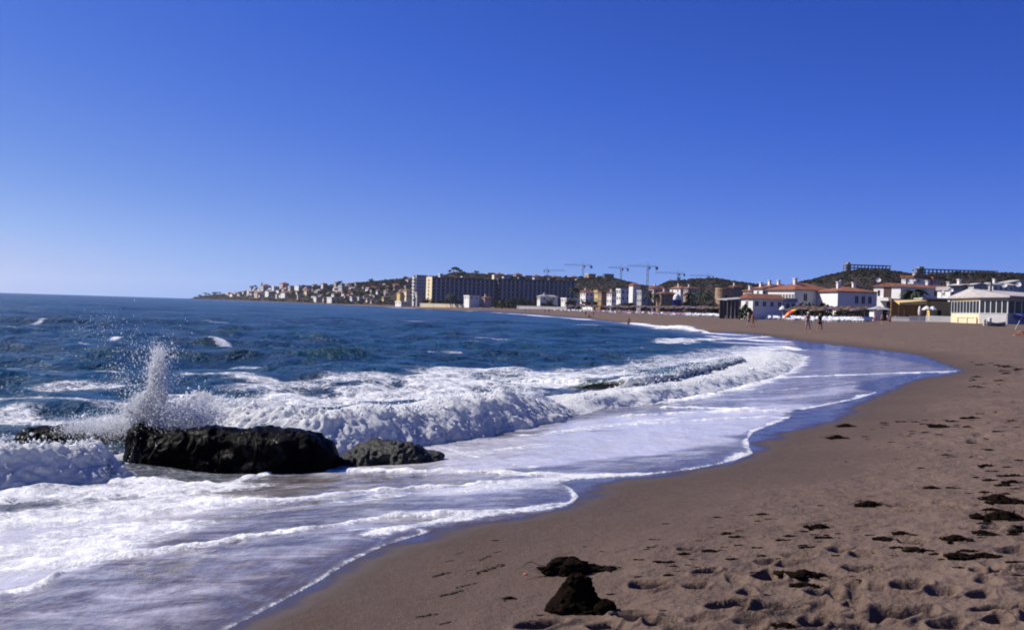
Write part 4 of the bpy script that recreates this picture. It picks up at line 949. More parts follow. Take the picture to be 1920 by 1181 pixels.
house(1792, 1800, 1826, 535, 265, 'brown gabled house behind the restaurant roof', 'tan', 'tan', 'gable_y', rh=4, yaw=20, rows=1, cols=2, side=0, win=(.9, 1), chim=1)
house(1824, 1826, 1850, 534, 262, 'pale grey gable wall right of the brown gabled house', 'grey', 'grey', 'gable_y', rh=4, yaw=5, rows=1, cols=1, side=0, win=(.8, .8), chim=0)
house(1855, 1862, 1898, 533, 300, 'white houses with bright trim behind the restaurant at right', 'white', 'tan', 'gable', rh=4, yaw=20, rows=1, cols=4, side=1, win=(.9, 1), chim=1)
house(1886, 1890, 1930, 530, 310, 'grey gabled house with white trim at the right edge', 'grey', 'tan', 'gable_y', rh=6, yaw=15, rows=1, cols=2, side=1, win=(.9, 1), chim=0)
house(1775, 1782, 1800, 542, 240, 'small pale roofed block between the red roof and the restaurant', 'white', 'tan', 'flat', yaw=20, rows=1, cols=2, side=1, win=(.8, .9), chim=0)
# ------------------------------------------------------------------ beach restaurant with glazed sides
def restaurant():
    D0 = 165; zf = 2.1
    P = [at_d(1783, 600, 178), at_d(1836, 600, 165), at_d(1889, 600, 158), at_d(1965, 600, 163), at_d(1990, 600, 190), at_d(1800, 600, 192)]
    c = P[1].copy(); c.z = zf; root = empty('beach_restaurant', c, 0, label='glazed beach restaurant with cream sunlit wall and wide pale roof', cat='restaurant')
    pts = [(p.x - c.x, p.y - c.y) for p in P]
    zs, zw, ze = 1.28, 3.15, 3.62
    def seg(name, i, z0, z1, t, mat, inset=0.0):
        (x0, y0), (x1, y1) = pts[i], pts[(i + 1) % 6]; L = math.hypot(x1 - x0, y1 - y0); an = math.atan2(y1 - y0, x1 - x0)
        o_ = link(name, boxmesh(name, 0, L, 0, t, z0, z1, mats=(mat,)), root); o_.location = (x0, y0, 0); o_.rotation_euler = (0, 0, an); return o_, L, an
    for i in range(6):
        seg('wall', i, -1.2, zs, .25, WALL['cream'] if i in (0, 5) else WALL['grey'])  # walls and lintels: cream paints the sunlit sides, grey the shaded ones
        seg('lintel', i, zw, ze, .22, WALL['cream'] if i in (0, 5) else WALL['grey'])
        n = (9, 5, 6, 3, 6, 3)[i]
        (x0, y0), (x1, y1) = pts[i], pts[(i + 1) % 6]; L = math.hypot(x1 - x0, y1 - y0); an = math.atan2(y1 - y0, x1 - x0)
        for k in range(n + 1):
            f = min(max(k / n, .008), .992)
            o_ = link('mullion', shared('mull', lambda: boxmesh('mullion', -.07, .07, -.02, .14, zs + .003, zw - .003, mats=(M_FRAME,))), root); o_.location = (x0 + (x1 - x0) * f, y0 + (y1 - y0) * f, 0); o_.rotation_euler = (0, 0, an)
        for k in range(n):
            w_ = L / n - .16
            o_ = link('window', boxmesh('window', 0, w_, .05, .09, zs + .004, zw - .004, mats=(M_GLASS,)), root); f = (k + .03) / n; o_.location = (x0 + (x1 - x0) * f, y0 + (y1 - y0) * f, 0); o_.rotation_euler = (0, 0, an)
        if i in (0, 1, 2): seg('sill', i, zs + .0, zs + .07, -.08, M_FRAME)
    bm = bmesh.new(); cx_, cy_ = sum(p[0] for p in pts) / 6, sum(p[1] for p in pts) / 6
    ap_ = at_d(1816, 541, 176); a0 = (ap_.x - c.x, ap_.y - c.y, ap_.z - zf); a1 = (a0[0] + 13, a0[1] + 3, a0[2] - .4)
    O = [bm.verts.new((x + (x - cx_) * .07, y + (y - cy_) * .09, ze + .004)) for x, y in pts]; O2 = [bm.verts.new((v.co.x, v.co.y, ze + .25)) for v in O]
    A, B = bm.verts.new(a0), bm.verts.new(a1)
    bm.faces.new(O[::-1])
    for i in range(6): bm.faces.new((O[i], O[(i + 1) % 6], O2[(i + 1) % 6], O2[i]))
    for f in ((O2[0], O2[1], A), (O2[1], O2[2], A), (O2[2], B, A), (O2[2], O2[3], B), (O2[3], O2[4], B), (O2[4], O2[5], A, B), (O2[5], O2[0], A)): bm.faces.new(f)
    link('roof', mesh_bm('roof', bm, (ROOF['tan'],)), root)
    child_box(root, 'roof_vent', 4.2, 4.5, 6.2, 6.5, 3.9, 6.2, M_STEEL)
    for x_ in (9.0, 11.2): child_box(root, 'dining_cloth', x_, x_ + .9, .2, .9, 1.0, 2.3, WALL['cream'])
restaurant()
def bush_mesh(key, mat, n=90, rx=1, ry=.8, rz=.7, leaf=.26, seed=1):
    def f():
        rg = random.Random(seed); bm = bmesh.new()
        for k in range(n):
            th, ph, r = rg.uniform(0, 6.283), math.acos(rg.uniform(-.2, 1)), rg.uniform(.35, 1) ** .5
            c = Vector((rx * r * math.cos(th) * math.sin(ph), ry * r * math.sin(th) * math.sin(ph), rz * (.25 + r * math.cos(ph))))
            nrm = Vector((rg.gauss(0, 1), rg.gauss(0, 1), rg.gauss(.4, 1))).normalized(); s = nrm.orthogonal().normalized() * leaf * rg.uniform(.6, 1.4); t = nrm.cross(s)
            bm.faces.new([bm.verts.new(c + q) for q in (s, t * .8, -s * .9, -t)])
        return mesh_bm(key, bm, (mat,))
    return shared(('bush', key, seed), f)
def tree_meshes(seed, mat, shape):
    """crown of leaf clumps and a forked trunk, unit tree 8 m tall"""
    rg = random.Random(seed); bm = bmesh.new(); lobes = []
    if shape == 'pine': lobes = [(rg.uniform(-1.6, 1.6), rg.uniform(-1.6, 1.6), rg.uniform(5.6, 7.2), rg.uniform(1.1, 1.7), .45) for _ in range(8)]
    elif shape == 'cypress': lobes = [(rg.uniform(-.25, .25), rg.uniform(-.25, .25), 1.5 + k * .75, .85 - .07 * k, 1.0) for k in range(9)]
    else: lobes = [(rg.gauss(0, 1.2), rg.gauss(0, 1.2), rg.uniform(3.2, 6.6), rg.uniform(1.0, 1.7), .8) for _ in range(9)]
    for (x, y, z, r, sq) in lobes:
        for k in range(26):
            th, ph = rg.uniform(0, 6.283), math.acos(rg.uniform(-.8, 1)); q = r * rg.uniform(.55, 1.05)
            c = Vector((x + q * math.cos(th) * math.sin(ph), y + q * math.sin(th) * math.sin(ph), z + q * sq * math.cos(ph)))
            nrm = Vector((rg.gauss(0, 1), rg.gauss(0, 1), rg.gauss(.5, 1))).normalized(); s = nrm.orthogonal().normalized() * .5 * rg.uniform(.6, 1.3); t = nrm.cross(s)
            bm.faces.new([bm.verts.new(c + v) for v in (s, t * .8, -s * .9, -t)])
    crown = mesh_bm('crown', bm, (mat,))
    bm = bmesh.new(); bar(bm, (0, 0, -1), (.1, .05, 3.2), .22, 6, .13)
    for (x, y, z, r, sq) in lobes[:5]: bar(bm, (.1, .05, 2.8), (x * .7, y * .7, z), .1, 5, .04)
    return crown, mesh_bm('trunk', bm, (M_BARK,))
TREES = {'broad': [tree_meshes(k, M_LEAF, 'broad') for k in (1, 2, 3)], 'olive': [tree_meshes(k, M_OLIVE, 'broad') for k in (4, 5)], 'pine': [tree_meshes(k, M_PINE, 'pine') for k in (6, 7, 8)], 'cypress': [tree_meshes(9, M_PINE, 'cypress')]}
def tree(x, y, z, h, kind, label, group, name=None):
    cr, tk = random.choice(TREES[kind]); s = h / 8.0 * random.uniform(.9, 1.1)
    root = empty(name or {'broad': 'broadleaf_tree', 'olive': 'olive_tree', 'pine': 'pine_tree', 'cypress': 'cypress_tree'}[kind], (x, y, z), random.uniform(0, 6.28), label=label, cat='tree', group=group)
    root.scale = (s * random.uniform(.9, 1.35), s * random.uniform(.9, 1.35), s)
    link('crown', cr, root); link('trunk', tk, root)
    return root
# headland wood
rg = random.Random(5)
for u_, v_, h_ in [(366, 559.5, 6), (372, 558.5, 7), (385, 557, 12), (392, 557, 10), (400, 556.5, 12), (406, 556, 13), (412, 556, 12), (470, 546, 13), (478, 544, 11), (491, 541, 14)]:
    p_ = on_hill(u_, v_); tree(p_.x, p_.y, p_.z - .5, h_, 'cypress' if u_ == 491 else 'pine', 'lone dark cypress on the headland skyline' if u_ == 491 else 'dark pine at the low seaward tip of the headland', None if u_ == 491 else 'pines at the headland tip')
for k in range(60):
    u_ = rg.uniform(400, 760); D = np.interp(u_, HU, HB) - 4 - rg.random() * 6; x_ = D * (u_ - CX) / F_PX
    tree(x_, D, land_z(x_, D) - .8, rg.uniform(2.5, 5.5), rg.choice(['broad', 'olive', 'olive']), 'low bushy tree along the headland shore in front of the villas', 'low trees along the headland shore')
for k in range(120):
    u_ = rg.uniform(375, 770); top = np.interp(u_, KU, KV); bot = yh(u_) - 4 - (u_ - 361) * .006
    v_ = top + (bot - top) * rg.random() ** 1.25
    p_ = on_hill(u_, v_ + 2); tree(p_.x, p_.y, p_.z - .6, rg.uniform(5, 9), rg.choice(['pine', 'broad', 'broad', 'olive']), 'dark tree among the villas of the far wooded headland', 'trees among the headland villas')
for k in range(34):
    u_ = rg.uniform(815, 1160); v_ = np.interp(u_, KU, KV) + rg.uniform(2, 8)
    p_ = on_hill(u_, v_); tree(p_.x, p_.y, p_.z - .6, rg.uniform(3.5, 5.5), rg.choice(['pine', 'broad', 'olive']), 'dark tree on the ridge behind the long hotel', 'trees on the ridge behind the hotel')
for u_, v_, h_ in [(842, 514, 8), (850, 513, 10), (856, 514, 9), (862, 515, 8), (868, 516, 6), (893, 516, 7)]:
    p_ = on_hill(u_, v_ + 3); tree(p_.x, p_.y, p_.z - .6, h_, 'pine', 'tall pine in the hilltop clump above the hotel', 'pines of the hilltop clump')
for k in range(50):
    u_ = rg.uniform(1245, 1920); v_ = np.interp(u_, KU, KV) + rg.uniform(3, 18)
    p_ = on_hill(u_, v_); tree(p_.x, p_.y, p_.z - .6, rg.uniform(2, 3.6), rg.choice(['pine', 'broad', 'olive']), 'low dark tree on the scrub hill behind the right-hand houses', 'trees on the scrub hill')
p_ = on_hill(1272, 528); tree(p_.x, p_.y, p_.z - .5, 4.5, 'broad', 'round dark tree on the hill beside the dark frame', None)
for k in range(84):
    u_ = rg.uniform(760, 1345) if k < 44 else rg.uniform(960, 1345); D = np.interp(u_, [760, 850, 1000, 1100, 1200, 1345], [830, 700, 640, 590, 505, 350]) * rg.uniform(.97, 1.12)
    x_ = D * (u_ - CX) / F_PX; tree(x_, D, land_z(x_, D) - .4, rg.uniform(4.5, 7.5) * (1 if u_ < 1100 else .8), rg.choice(['broad', 'broad', 'olive']), 'dark garden tree among the beach-front houses', 'garden trees among the beach-front houses')
# scrub on the hills: uncountable
V, Q = [], []
for k in range(13000):
    u_ = RNG.uniform(362, 2050); t_ = RNG.random() ** .8
    D = np.interp(u_, HU, HB) * (1 - t_) + np.interp(u_, HU, HR) * t_; x_ = D * (u_ - CX) / F_PX
    V.append((x_, D))
V = np.array(V); zz = hill_z(V[:, 0], V[:, 1]); sc = RNG.uniform(.4, 1.5, len(V)) * np.clip(V[:, 1] / 900, .5, 1.6)
n = len(V); C = np.stack([V[:, 0], V[:, 1], zz + sc * .3], 1)
vv = OCT[None] * sc[:, None, None] * RNG.uniform(.5, 1.2, (n, 6, 1)) * np.array([1.3, 1.3, .8]) + C[:, None, :]
link('hillside_scrub', mesh_np('hillside_scrub', vv.reshape(-1, 3), (OCF[None] + (np.arange(n) * 6)[:, None, None]).reshape(-1, 3), True, None, (simple('dry dark scrub', (0.017, 0.016, 0.011), .95, .6, .3, 0, 5, .05),)), kind='stuff', label='dark scrub covering the hills behind the bay')

# palms
def palm(u_, D, v_top, label, s=1.0, group=None):
    D = dfront(u_, D) + 4; s = s * (1.25 if D > 330 else 1)
    x_ = D * (u_ - CX) / F_PX; z0 = land_z(x_, D) - .2; zt = at_d(u_, v_top, D).z
    h = max(3.0, zt - z0 - 1.2 * s); root = empty('palm_tree', (x_, D, z0), random.uniform(0, 6), label=label, cat='palm tree', group=group)
    bm = bmesh.new(); pts = [(0.25 * math.sin(k * .5), .1 * k * .2, h * k / 6) for k in range(7)]
    for k in range(6): bar(bm, pts[k], pts[k + 1], .27 - .02 * k, 7, .25 - .02 * k)
    link('trunk', mesh_bm('trunk', bm, (M_BARK,)), root); bm = bmesh.new(); rg = random.Random(int(u_)); tp = Vector(pts[-1])
    for k in range(24):
        a = 2.4 * k; el = rg.uniform(-.2, 1.1); L = rg.uniform(2.3, 3.1) * s; d = Vector((math.cos(a), math.sin(a), 0)); sd = Vector((-d.y, d.x, 0)); prev = None
        for q in range(7):
            f = q / 6; c = tp + d * (L * f * math.cos(el * .8)) + Vector((0, 0, L * (f * math.sin(el) - .75 * f * f))); wd_ = .34 * s * math.sin(math.pi * (.12 + .85 * f)) 
            cur = [bm.verts.new(c + sd * wd_ - Vector((0, 0, wd_ * .6))), bm.verts.new(c), bm.verts.new(c - sd * wd_ - Vector((0, 0, wd_ * .6)))]
            if prev:
                bm.faces.new((prev[0], prev[1], cur[1], cur[0])); bm.faces.new((prev[1], prev[2], cur[2], cur[1]))
            prev = cur
    link('crown', mesh_bm('crown', bm, (M_PALM,)), root)
for u_, D, v_, lab, s in [(1215, 300, 546, 'left palm of the two before the grey house', .95), (1233, 300, 547, 'right palm of the two before the grey house', .95), (1294, 320, 544, 'dark palm just left of the slim chimney', 1.1), (1318, 330, 543, 'dark palm between slim chimney and round tower', 1.1),
                          (1075, 455, 535, 'tall palm standing before the hotel right end', 1.2), (1713, 228, 533, 'big dark palm in front of the red roofed house', 1.35), (1098, 450, 556, 'short bushy palm before the red gable house', 1.1), (845, 690, 548, 'palm before the hotel left wing', 1.3)]:
    palm(u_, D, v_, lab, s)
# hedges and shrubs along the back of the beach
for k, (u_, D, w_, h_, lab) in enumerate([(1512, 226, 3.2, 3.4, 'dark rounded shrub left under the large villa windows'), (1542, 224, 3.0, 3.4, 'dark rounded shrub right under the large villa windows'), (1590, 224, 3.4, 2.6, 'shrub left of centre under the three window villa'), (1618, 222, 3.0, 2.4, 'shrub right of centre under the three window villa'),
        (1398, 208, 2.2, 3.0, 'green bush hiding the bright end of the low beach house'), (1330, 300, 4.5, 3.6, 'dark bush at the foot of the round tower'), (1358, 290, 4.5, 3.4, 'dark bush right of the round tower foot'), (1300, 300, 4.0, 3.2, 'dark bush under the two palms near the chimney house'), (1668, 215, 2.6, 2.8, 'dim bush between kiosk and yellow awning'),
        (1250, 280, 4.0, 3.2, 'bush left of the blue booth'), (1286, 285, 4, 3.0, 'bush right of the blue booth'), (1165, 330, 7, 3.2, 'dark hedge below the stepped white house'), (1195, 322, 6, 3.2, 'dark hedge below the square white tower'), (1210, 300, 4, 2.6, 'dark bush by the white board'), (950, 600, 8, 5, 'dark bush mass right of the yellow stall'), (975, 590, 8, 5, 'dark bush mass behind the white wall'),
        (1030, 545, 7, 3.2, 'bush by the grey roofed house'), (1095, 400, 5, 3, 'bush before the ochre house'), (1140, 380, 6, 2.6, 'low bush before the white red roofed house')]):
    D = dfront(u_, D) + 1; x_ = D * (u_ - CX) / F_PX; o_ = link('shrub', bush_mesh('shrub', M_LEAF, 460, 1, .8, .8, .085, k % 4), None, label=lab, cat='shrub', group='shrubs along the back of the beach'); o_.location = (x_, D, land_z(x_, D) - .1); o_.scale = (w_, w_ * .8, h_); o_.rotation_euler = (0, 0, k * 1.1)

# ------------------------------------------------------------------ cranes
def crane(um, v_top, ul, ur_, D, label):
    x_ = D * (um - CX) / F_PX; z0 = land_z(x_, D) - 1; zt = at_d(um, v_top, D).z; H = zt - z0
    root = empty('tower_crane', (x_, D, z0), 0, label=label, cat='tower crane', group='tower cranes over the building sites')
    w_ = .75; bm = bmesh.new()
    for sx_, sy_ in ((-1, -1), (1, -1), (1, 1), (-1, 1)): bar(bm, (sx_ * w_, sy_ * w_, 0), (sx_ * w_, sy_ * w_, H), .17, 4)
    n = int(H / 2.2)
    for k in range(n):
        a, c = H * k / n, H * (k + 1) / n; s = 1 if k % 2 else -1
        for f in range(2): bar(bm, (-s * w_, (2 * f - 1) * w_, a), (s * w_, (2 * f - 1) * w_, c), .1, 3); bar(bm, ((2 * f - 1) * w_, -s * w_, a), ((2 * f - 1) * w_, s * w_, c), .1, 3)
    link('mast', mesh_bm('mast', bm, (M_STEEL,)), root)
    xl, xr = (ul - um) / F_PX * D, (ur_ - um) / F_PX * D; bm = bmesh.new()
    bar(bm, (xl, -.5, H), (xr, -.5, H), .14, 4); bar(bm, (xl, .5, H), (xr, .5, H), .14, 4); bar(bm, (xl, 0, H + 1.1), (xr * .9, 0, H + 1.1), .12, 4)
    n = int((xr - xl) / 2.5)
    for k in range(n): a = xl + (xr - xl) * k / n; bar(bm, (a, -.5, H), (a + 1.2, 0, H + 1.1), .06, 3); bar(bm, (a + 1.2, 0, H + 1.1), (a + 2.4, .5, H), .06, 3)
    link('jib', mesh_bm('jib', bm, (M_STEEL,)), root)
    short = xr if abs(xr) < abs(xl) else xl
    child_box(root, 'counterweight', min(short, short * .75), max(short, short * .75), -.9, .9, H - 2.6, H - .15, M_CONC)
    bm = bmesh.new(); bar(bm, (0, 0, H + .1), (0, 0, H + 4.5), .25, 4, .1); bar(bm, (0, 0, H + 4.4), (xl * .6, 0, H + 1.1), .05, 3); bar(bm, (0, 0, H + 4.4), (short * .8, 0, H + .2), .05, 3)
    link('apex', mesh_bm('apex', bm, (M_STEEL,)), root); child_box(root, 'cab', .8, 2.2, -.8, .8, H - 2.2, H - .2, M_CONC)
for a in [(1024, 507, 1017, 1058, 1330, 'small faint crane over the ridge, leftmost of the cranes'), (1090.5, 498, 1055, 1108, 1180, 'crane over the ridge beside the orange apartment block'), (1162, 503, 1137, 1176, 1100, 'crane between the dark block and the square tower'),
          (1212, 500, 1174, 1231, 1000, 'tallest crane above the two palms'), (1269, 513, 1226, 1282, 1150, 'crane rising behind the round tree on the hill'), (1325, 518, 1290, 1336, 1250, 'faint low crane over the flat hill, rightmost of the cranes')]: crane(*a)
# concrete frames under construction on the right-hand hill
def frame(u0_, u1_, v0_, v1_, D, n, floors, label):
    a = at_d(u0_, v1_, D); c = at_d(u1_, v1_, D); W = c.x - a.x; H = (v1_ - v0_) / F_PX * D
    z0 = min(land_z(a.x, D), land_z(c.x, D), land_z((a.x + c.x) / 2, D + 6)) - 1; z1 = a.z + H
    root = empty('building_frame', (a.x, D, z0), 0, label=label, cat='building site')
    Ht = z1 - z0; fl = H / floors
    for k in range(n + 1):
        for y_ in (0, 7):
            o_ = link('column', shared(('col', u0_), lambda: boxmesh('column', -.2, .2, -.2, .2, 0, Ht, mats=(M_CONC,))), root); o_.location = (W * k / n, y_, 0)
    for f in range(floors):
        z_ = Ht - fl * f - (0 if f else .0); o_ = link('slab', shared(('slb', u0_), lambda: boxmesh('slab', -.8, W + .8, -.8, 7.8, 0, .3, mats=(M_CONC,))), root); o_.location = (0, 0, z_ + (.002 if f == 0 else 0))
    child_box(root, 'stair_core', W * .04, W * .10, 2, 6, 0, Ht + 1.6, M_CONC)
frame(1588, 1668, 496.5, 513, 650, 12, 3, 'unfinished concrete frame building on the hill above the villas')
frame(1720, 1868, 504.5, 517, 640, 20, 2, 'long unfinished concrete frame along the right-hand hilltop')
frame(1256, 1274, 526, 535, 1000, 4, 2, 'small dark unfinished frame on the hill by the round tree')

# round stone tower
def round_tower():
    D = 380; c = at_d(1358, 560, D); z0 = land_z(c.x, D) - 1; zt = at_d(1358, 540, D).z - z0; R = 17 / F_PX * D
    root = empty('round_tower', (c.x, D, z0), 0, label='squat round brown stone watchtower among dark bushes', cat='tower')
    bm = bmesh.new(); n = 28; prof = [(R * 1.12, 0), (R * 1.05, zt * .5), (R, zt - .8), (R * 1.04, zt - .7), (R * 1.04, zt - .3), (R, zt - .25), (R, zt), (R * .88, zt), (R * .88, zt - .6), (.01, zt - .6)]
    rings = [[bm.verts.new((r * math.cos(2 * math.pi * k / n), r * math.sin(2 * math.pi * k / n), z)) for k in range(n)] for r, z in prof]
    for a, b_ in zip(rings, rings[1:]):
        for k in range(n): bm.faces.new((a[k], a[(k + 1) % n], b_[(k + 1) % n], b_[k]))
    link('wall', mesh_bm('wall', bm, (WALL['tan'],), False), root)
    child_box(root, 'window', -.3, .3, -R * 1.04 - .02, -R * .98, zt * .62, zt * .75, M_BLACK)
round_tower()
# ------------------------------------------------------------------ beach bars, kiosk, booths
def pt(u_, D): return D * (u_ - CX) / F_PX
def kiosk():
    D = 196; x0, x1 = pt(1638, D), pt(1668, D); z0 = gz((x0 + x1) / 2, D) - .1; root = empty('beach_kiosk', (x0, D, z0), rad(6), label='small white beach kiosk with flat grey canopy and dark open side', cat='kiosk')
    W = x1 - x0; child_box(root, 'wall', .25, W * .6, .2, 2.4, 0, 2.05, WALL['white']); child_box(root, 'counter', W * .6 + .003, W - .3, .2, 2.4, 0, .95, M_BLACK)
    child_box(root, 'opening', W * .62, W - .32, .6, 2.3, .953, 2.05, M_BLACK)
    for x_ in (.12, W - .12): child_box(root, 'post', x_ - .06, x_ + .06, .1, .22, 0, 2.1, M_FRAME)
    bm = bmesh.new(); v = [bm.verts.new(p) for p in ((-.3, -.5, 2.12), (W + .3, -.5, 2.12), (W + .3, 2.8, 2.12), (-.3, 2.8, 2.12))]; t = bm.verts.new((W / 2, 1.2, 2.75)); bm.faces.new(v[::-1])
    for k in range(4): bm.faces.new((v[k], v[(k + 1) % 4], t))
    link('canopy', mesh_bm('canopy', bm, (ROOF['grey'],)), root)
kiosk()
def bar_terrace():
    D = 205; c = at_d(1681, 597, D); root = empty('bar_terrace', (c.x, D, gz(c.x, D) - .2), rad(-4), label='open bar terrace under a long yellow awning', cat='beach bar')
    z = c.z - root.location.z; W = pt(1786, D) - c.x; h = lambda v: at_d(1700, v, D).z - root.location.z
    bm = bmesh.new(); w5 = W * .48; v = [bm.verts.new(p) for p in ((0, -1.6, h(571) - .1), (w5, -1.6, h(571) + .1), (w5, -1.55, h(565) + .25), (0, -1.55, h(568)), (0, 2.5, h(563)), (w5, 2.5, h(561)))]
    bm.faces.new((v[0], v[1], v[2], v[3])); bm.faces.new((v[3], v[2], v[5], v[4])); bm.faces.new((v[0], v[3], v[4])); bm.faces.new((v[1], v[5], v[2]))
    link('awning', mesh_bm('awning', bm, (simple('yellow awning', (0.55, 0.40, 0.15), .8, .08),)), root)
    child_box(root, 'wall', 0, W, 4.0, 4.3, 0, h(560), WALL['ochre']); child_box(root, 'side_wall', W * .62, W, 1.0, 3.995, 0, h(563), WALL['yellow']); child_box(root, 'door', W * .74, W * .8, .94, .997, .1, 2.3, M_BLACK)
    for k in range(6): child_box(root, 'post', w5 * k / 5 - .05, w5 * k / 5 + .05, -1.5, -1.4, 0, h(571) - .15, M_WOOD)
    child_box(root, 'roof', W * .45, W + 1, .4, 6, h(560) + .003, h(557), ROOF['tan'])
    child_box(root, 'bar_counter', w5 * .1, w5 * .9, 2.6, 3.2, 0, 1.1, M_WOOD)
bar_terrace()
def market_parasol(u_, D, label, closed, mat, s=1.0, r=1.25):
    x_ = pt(u_, D); root = empty('garden_parasol', (x_, D, gz(x_, D)), random.uniform(0, 1), label=label, cat='parasol')
    bm = bmesh.new(); bar(bm, (0, 0, 0), (0, 0, 2.5 * s), .04, 6); link('pole', mesh_bm('pole', bm, (M_FRAME,)), root)
    bm = bmesh.new(); n = 8
    prof = [(.06, 2.55), (.24, 2.2), (.3, 1.5), (.22, 1.0)] if closed else [(.02, 2.75), (r * .5, 2.5), (r, 2.12), (r * .99, 1.95)]
    R = [[bm.verts.new((q * s * math.cos(6.2832 * k / n), q * s * math.sin(6.2832 * k / n), z * s)) for k in range(n)] for q, z in prof]
    for a, b_ in zip(R, R[1:]):
        for k in range(n): bm.faces.new((a[k], a[(k + 1) % n], b_[(k + 1) % n], b_[k]))
    link('canopy', mesh_bm('canopy', bm, (mat,)), root); return root
market_parasol(1724, 199, 'folded white parasol left of the open white parasols', True, WALL['white'], 1.05)
market_parasol(1737, 200, 'open white parasol nearest the folded one on the bar terrace', False, WALL['white'], 1.0, .9)
market_parasol(1748, 200, 'open white parasol beside the ochre bar wall', False, WALL['white'], .98, .8)
market_parasol(1467, 196, 'small white round parasol left of the orange umbrella', False, WALL['white'], .98, .7)
def blue_booth():
    D = 446; x_ = pt(1268, D); z0 = land_z(x_, D) - .2; root = empty('blue_booth', (x_, D, z0), 0, label='deep blue round booth topped by a white dome', cat='booth')
    s = D / F_PX; zb, zt = at_d(1268, 562, D).z - z0, at_d(1268, 550.5, D).z - z0
    def lathe(name, prof, mat, n=16):
        bm = bmesh.new(); R = [[bm.verts.new((max(r, .01) * math.cos(6.2832 * k / n), max(r, .01) * math.sin(6.2832 * k / n), z)) for k in range(n)] for r, z in prof]
        for a, b_ in zip(R, R[1:]):
            for k in range(n): bm.faces.new((a[k], a[(k + 1) % n], b_[(k + 1) % n], b_[k]))
        return link(name, mesh_bm(name, bm, (mat,), True), root)
    lathe('wall', [(8.5 * s, 0), (8.5 * s, zb - .3), (9 * s, zb - .25), (9 * s, zb)], simple('deep blue paint', (0.008, 0.02, 0.20), .5, .1))
    lathe('dome', [(7 * s, zb + .004), (6.8 * s, zb + (zt - zb) * .35), (5.5 * s, zb + (zt - zb) * .7), (3 * s, zb + (zt - zb) * .93), (0, zt)], WALL['white'])
    child_box(root, 'door', -.5, .5, -8.6 * s - .03, -8.3 * s, .1, 2.2, M_BLACK)
blue_booth()
def yellow_awning():
    D = 478; x_ = pt(1225, D); z0 = land_z(x_, D); root = empty('yellow_stall', (x_, D, z0), rad(5), label='bright yellow fabric stall awning above the far parasols', cat='stall'); W = pt(1238, D) - x_
    zt = at_d(1230, 571.5, D).z - z0; bm = bmesh.new(); v = [bm.verts.new(p) for p in ((0, 0, zt - .75), (W, 0, zt - .75), (W, .5, zt - .1), (0, .5, zt - .1), (0, 2, zt), (W, 2, zt))]
    bm.faces.new((v[0], v[1], v[2], v[3])); bm.faces.new((v[3], v[2], v[5], v[4])); link('awning', mesh_bm('awning', bm, (simple('bright yellow fabric', (0.72, 0.46, 0.03), .8, .1),)), root)
    for a, y_ in ((0, .05), (W, .05), (0, 1.9), (W, 1.9)): child_box(root, 'post', a - .05, a + .05, y_ - .05, y_ + .05, 0, zt - .72, M_FRAME)
    child_box(root, 'counter', .1, W - .1, .3, .9, 0, .9, M_SHUT)
yellow_awning()
def plain_board(u0_, u1_, v0_, v1_, D, label, mat, name='advert_board'):
    a, c = at_d(u0_, v1_, D), at_d(u1_, v0_, D); z0 = land_z(a.x, D); root = empty(name, (a.x, D, z0), rad(12), label=label, cat='board'); W = c.x - a.x
    child_box(root, 'panel', 0, W, 0, .12, a.z - z0, c.z - z0, mat)
    for x_ in (.1 * W, .9 * W): child_box(root, 'post', x_ - .05, x_ + .05, .125, .22, -.2, c.z - z0 - .1, M_STEEL)
plain_board(1196, 1200.5, 565, 575.5, 505, 'narrow upright white board beside the dark hedge', WALL['white'])
plain_board(1200, 1206, 557.5, 564, 510, 'small white board high among the palms', WALL['white'])
def yellow_stall2():
    D = 640; a, c = at_d(938, 576, D), at_d(944.5, 565, D); z0 = land_z(a.x, D) - .3; root = empty('beach_hut', (a.x, D, z0), rad(15), label='small ochre yellow beach hut before the hotel', cat='hut'); W = c.x - a.x; h = c.z - z0
    child_box(root, 'wall', 0, W, 0, 2.2, 0, h - .3, WALL['yellow']); child_box(root, 'roof', -.2, W + .2, -.3, 2.5, h - .297, h, M_SHUT); child_box(root, 'door', W * .4, W * .7, -.05, -.003, .2, h * .7, M_BLACK)
yellow_stall2()
def beach_wall(u0_, u1_, vt, vb, D0, D1, label, mat):
    a, c = at_d(u0_, vb, D0), at_d(u1_, vb, D1); t = at_d((u0_ + u1_) / 2, vt, (D0 + D1) / 2).z; z0 = min(land_z(a.x, a.y), land_z(c.x, c.y)) - .5
    root = empty('beach_wall', (a.x, a.y, z0), math.atan2(c.y - a.y, c.x - a.x), label=label, cat='wall'); L = math.hypot(c.x - a.x, c.y - a.y)
    child_box(root, 'wall', 0, L, 0, .4, 0, t - z0 - .12, mat); child_box(root, 'coping', -.1, L + .1, -.08, .48, t - z0 - .117, t - z0, WALL['cream'])
    n = max(2, int(L / 12))
    for k in range(n + 1): child_box(root, 'pier', L * k / n - .3, L * k / n + .3, -.12, -.003, 0, t - z0 - .12, mat)
beach_wall(788, 890, 569.5, 574, 735, 690, 'long low cream beach wall under the hotel left wing', WALL['cream'])
beach_wall(970, 1062, 574, 579, 600, 580, 'low bright white beach wall right of the bushes', WALL['white'])
beach_wall(1092, 1112, 572, 577, 585, 560, 'short white wall piece before the bushes at the ochre house', WALL['white'])
beach_wall(1795, 1830, 594, 601, 172, 166, 'low cream wall block at the foot of the restaurant', WALL['cream'])
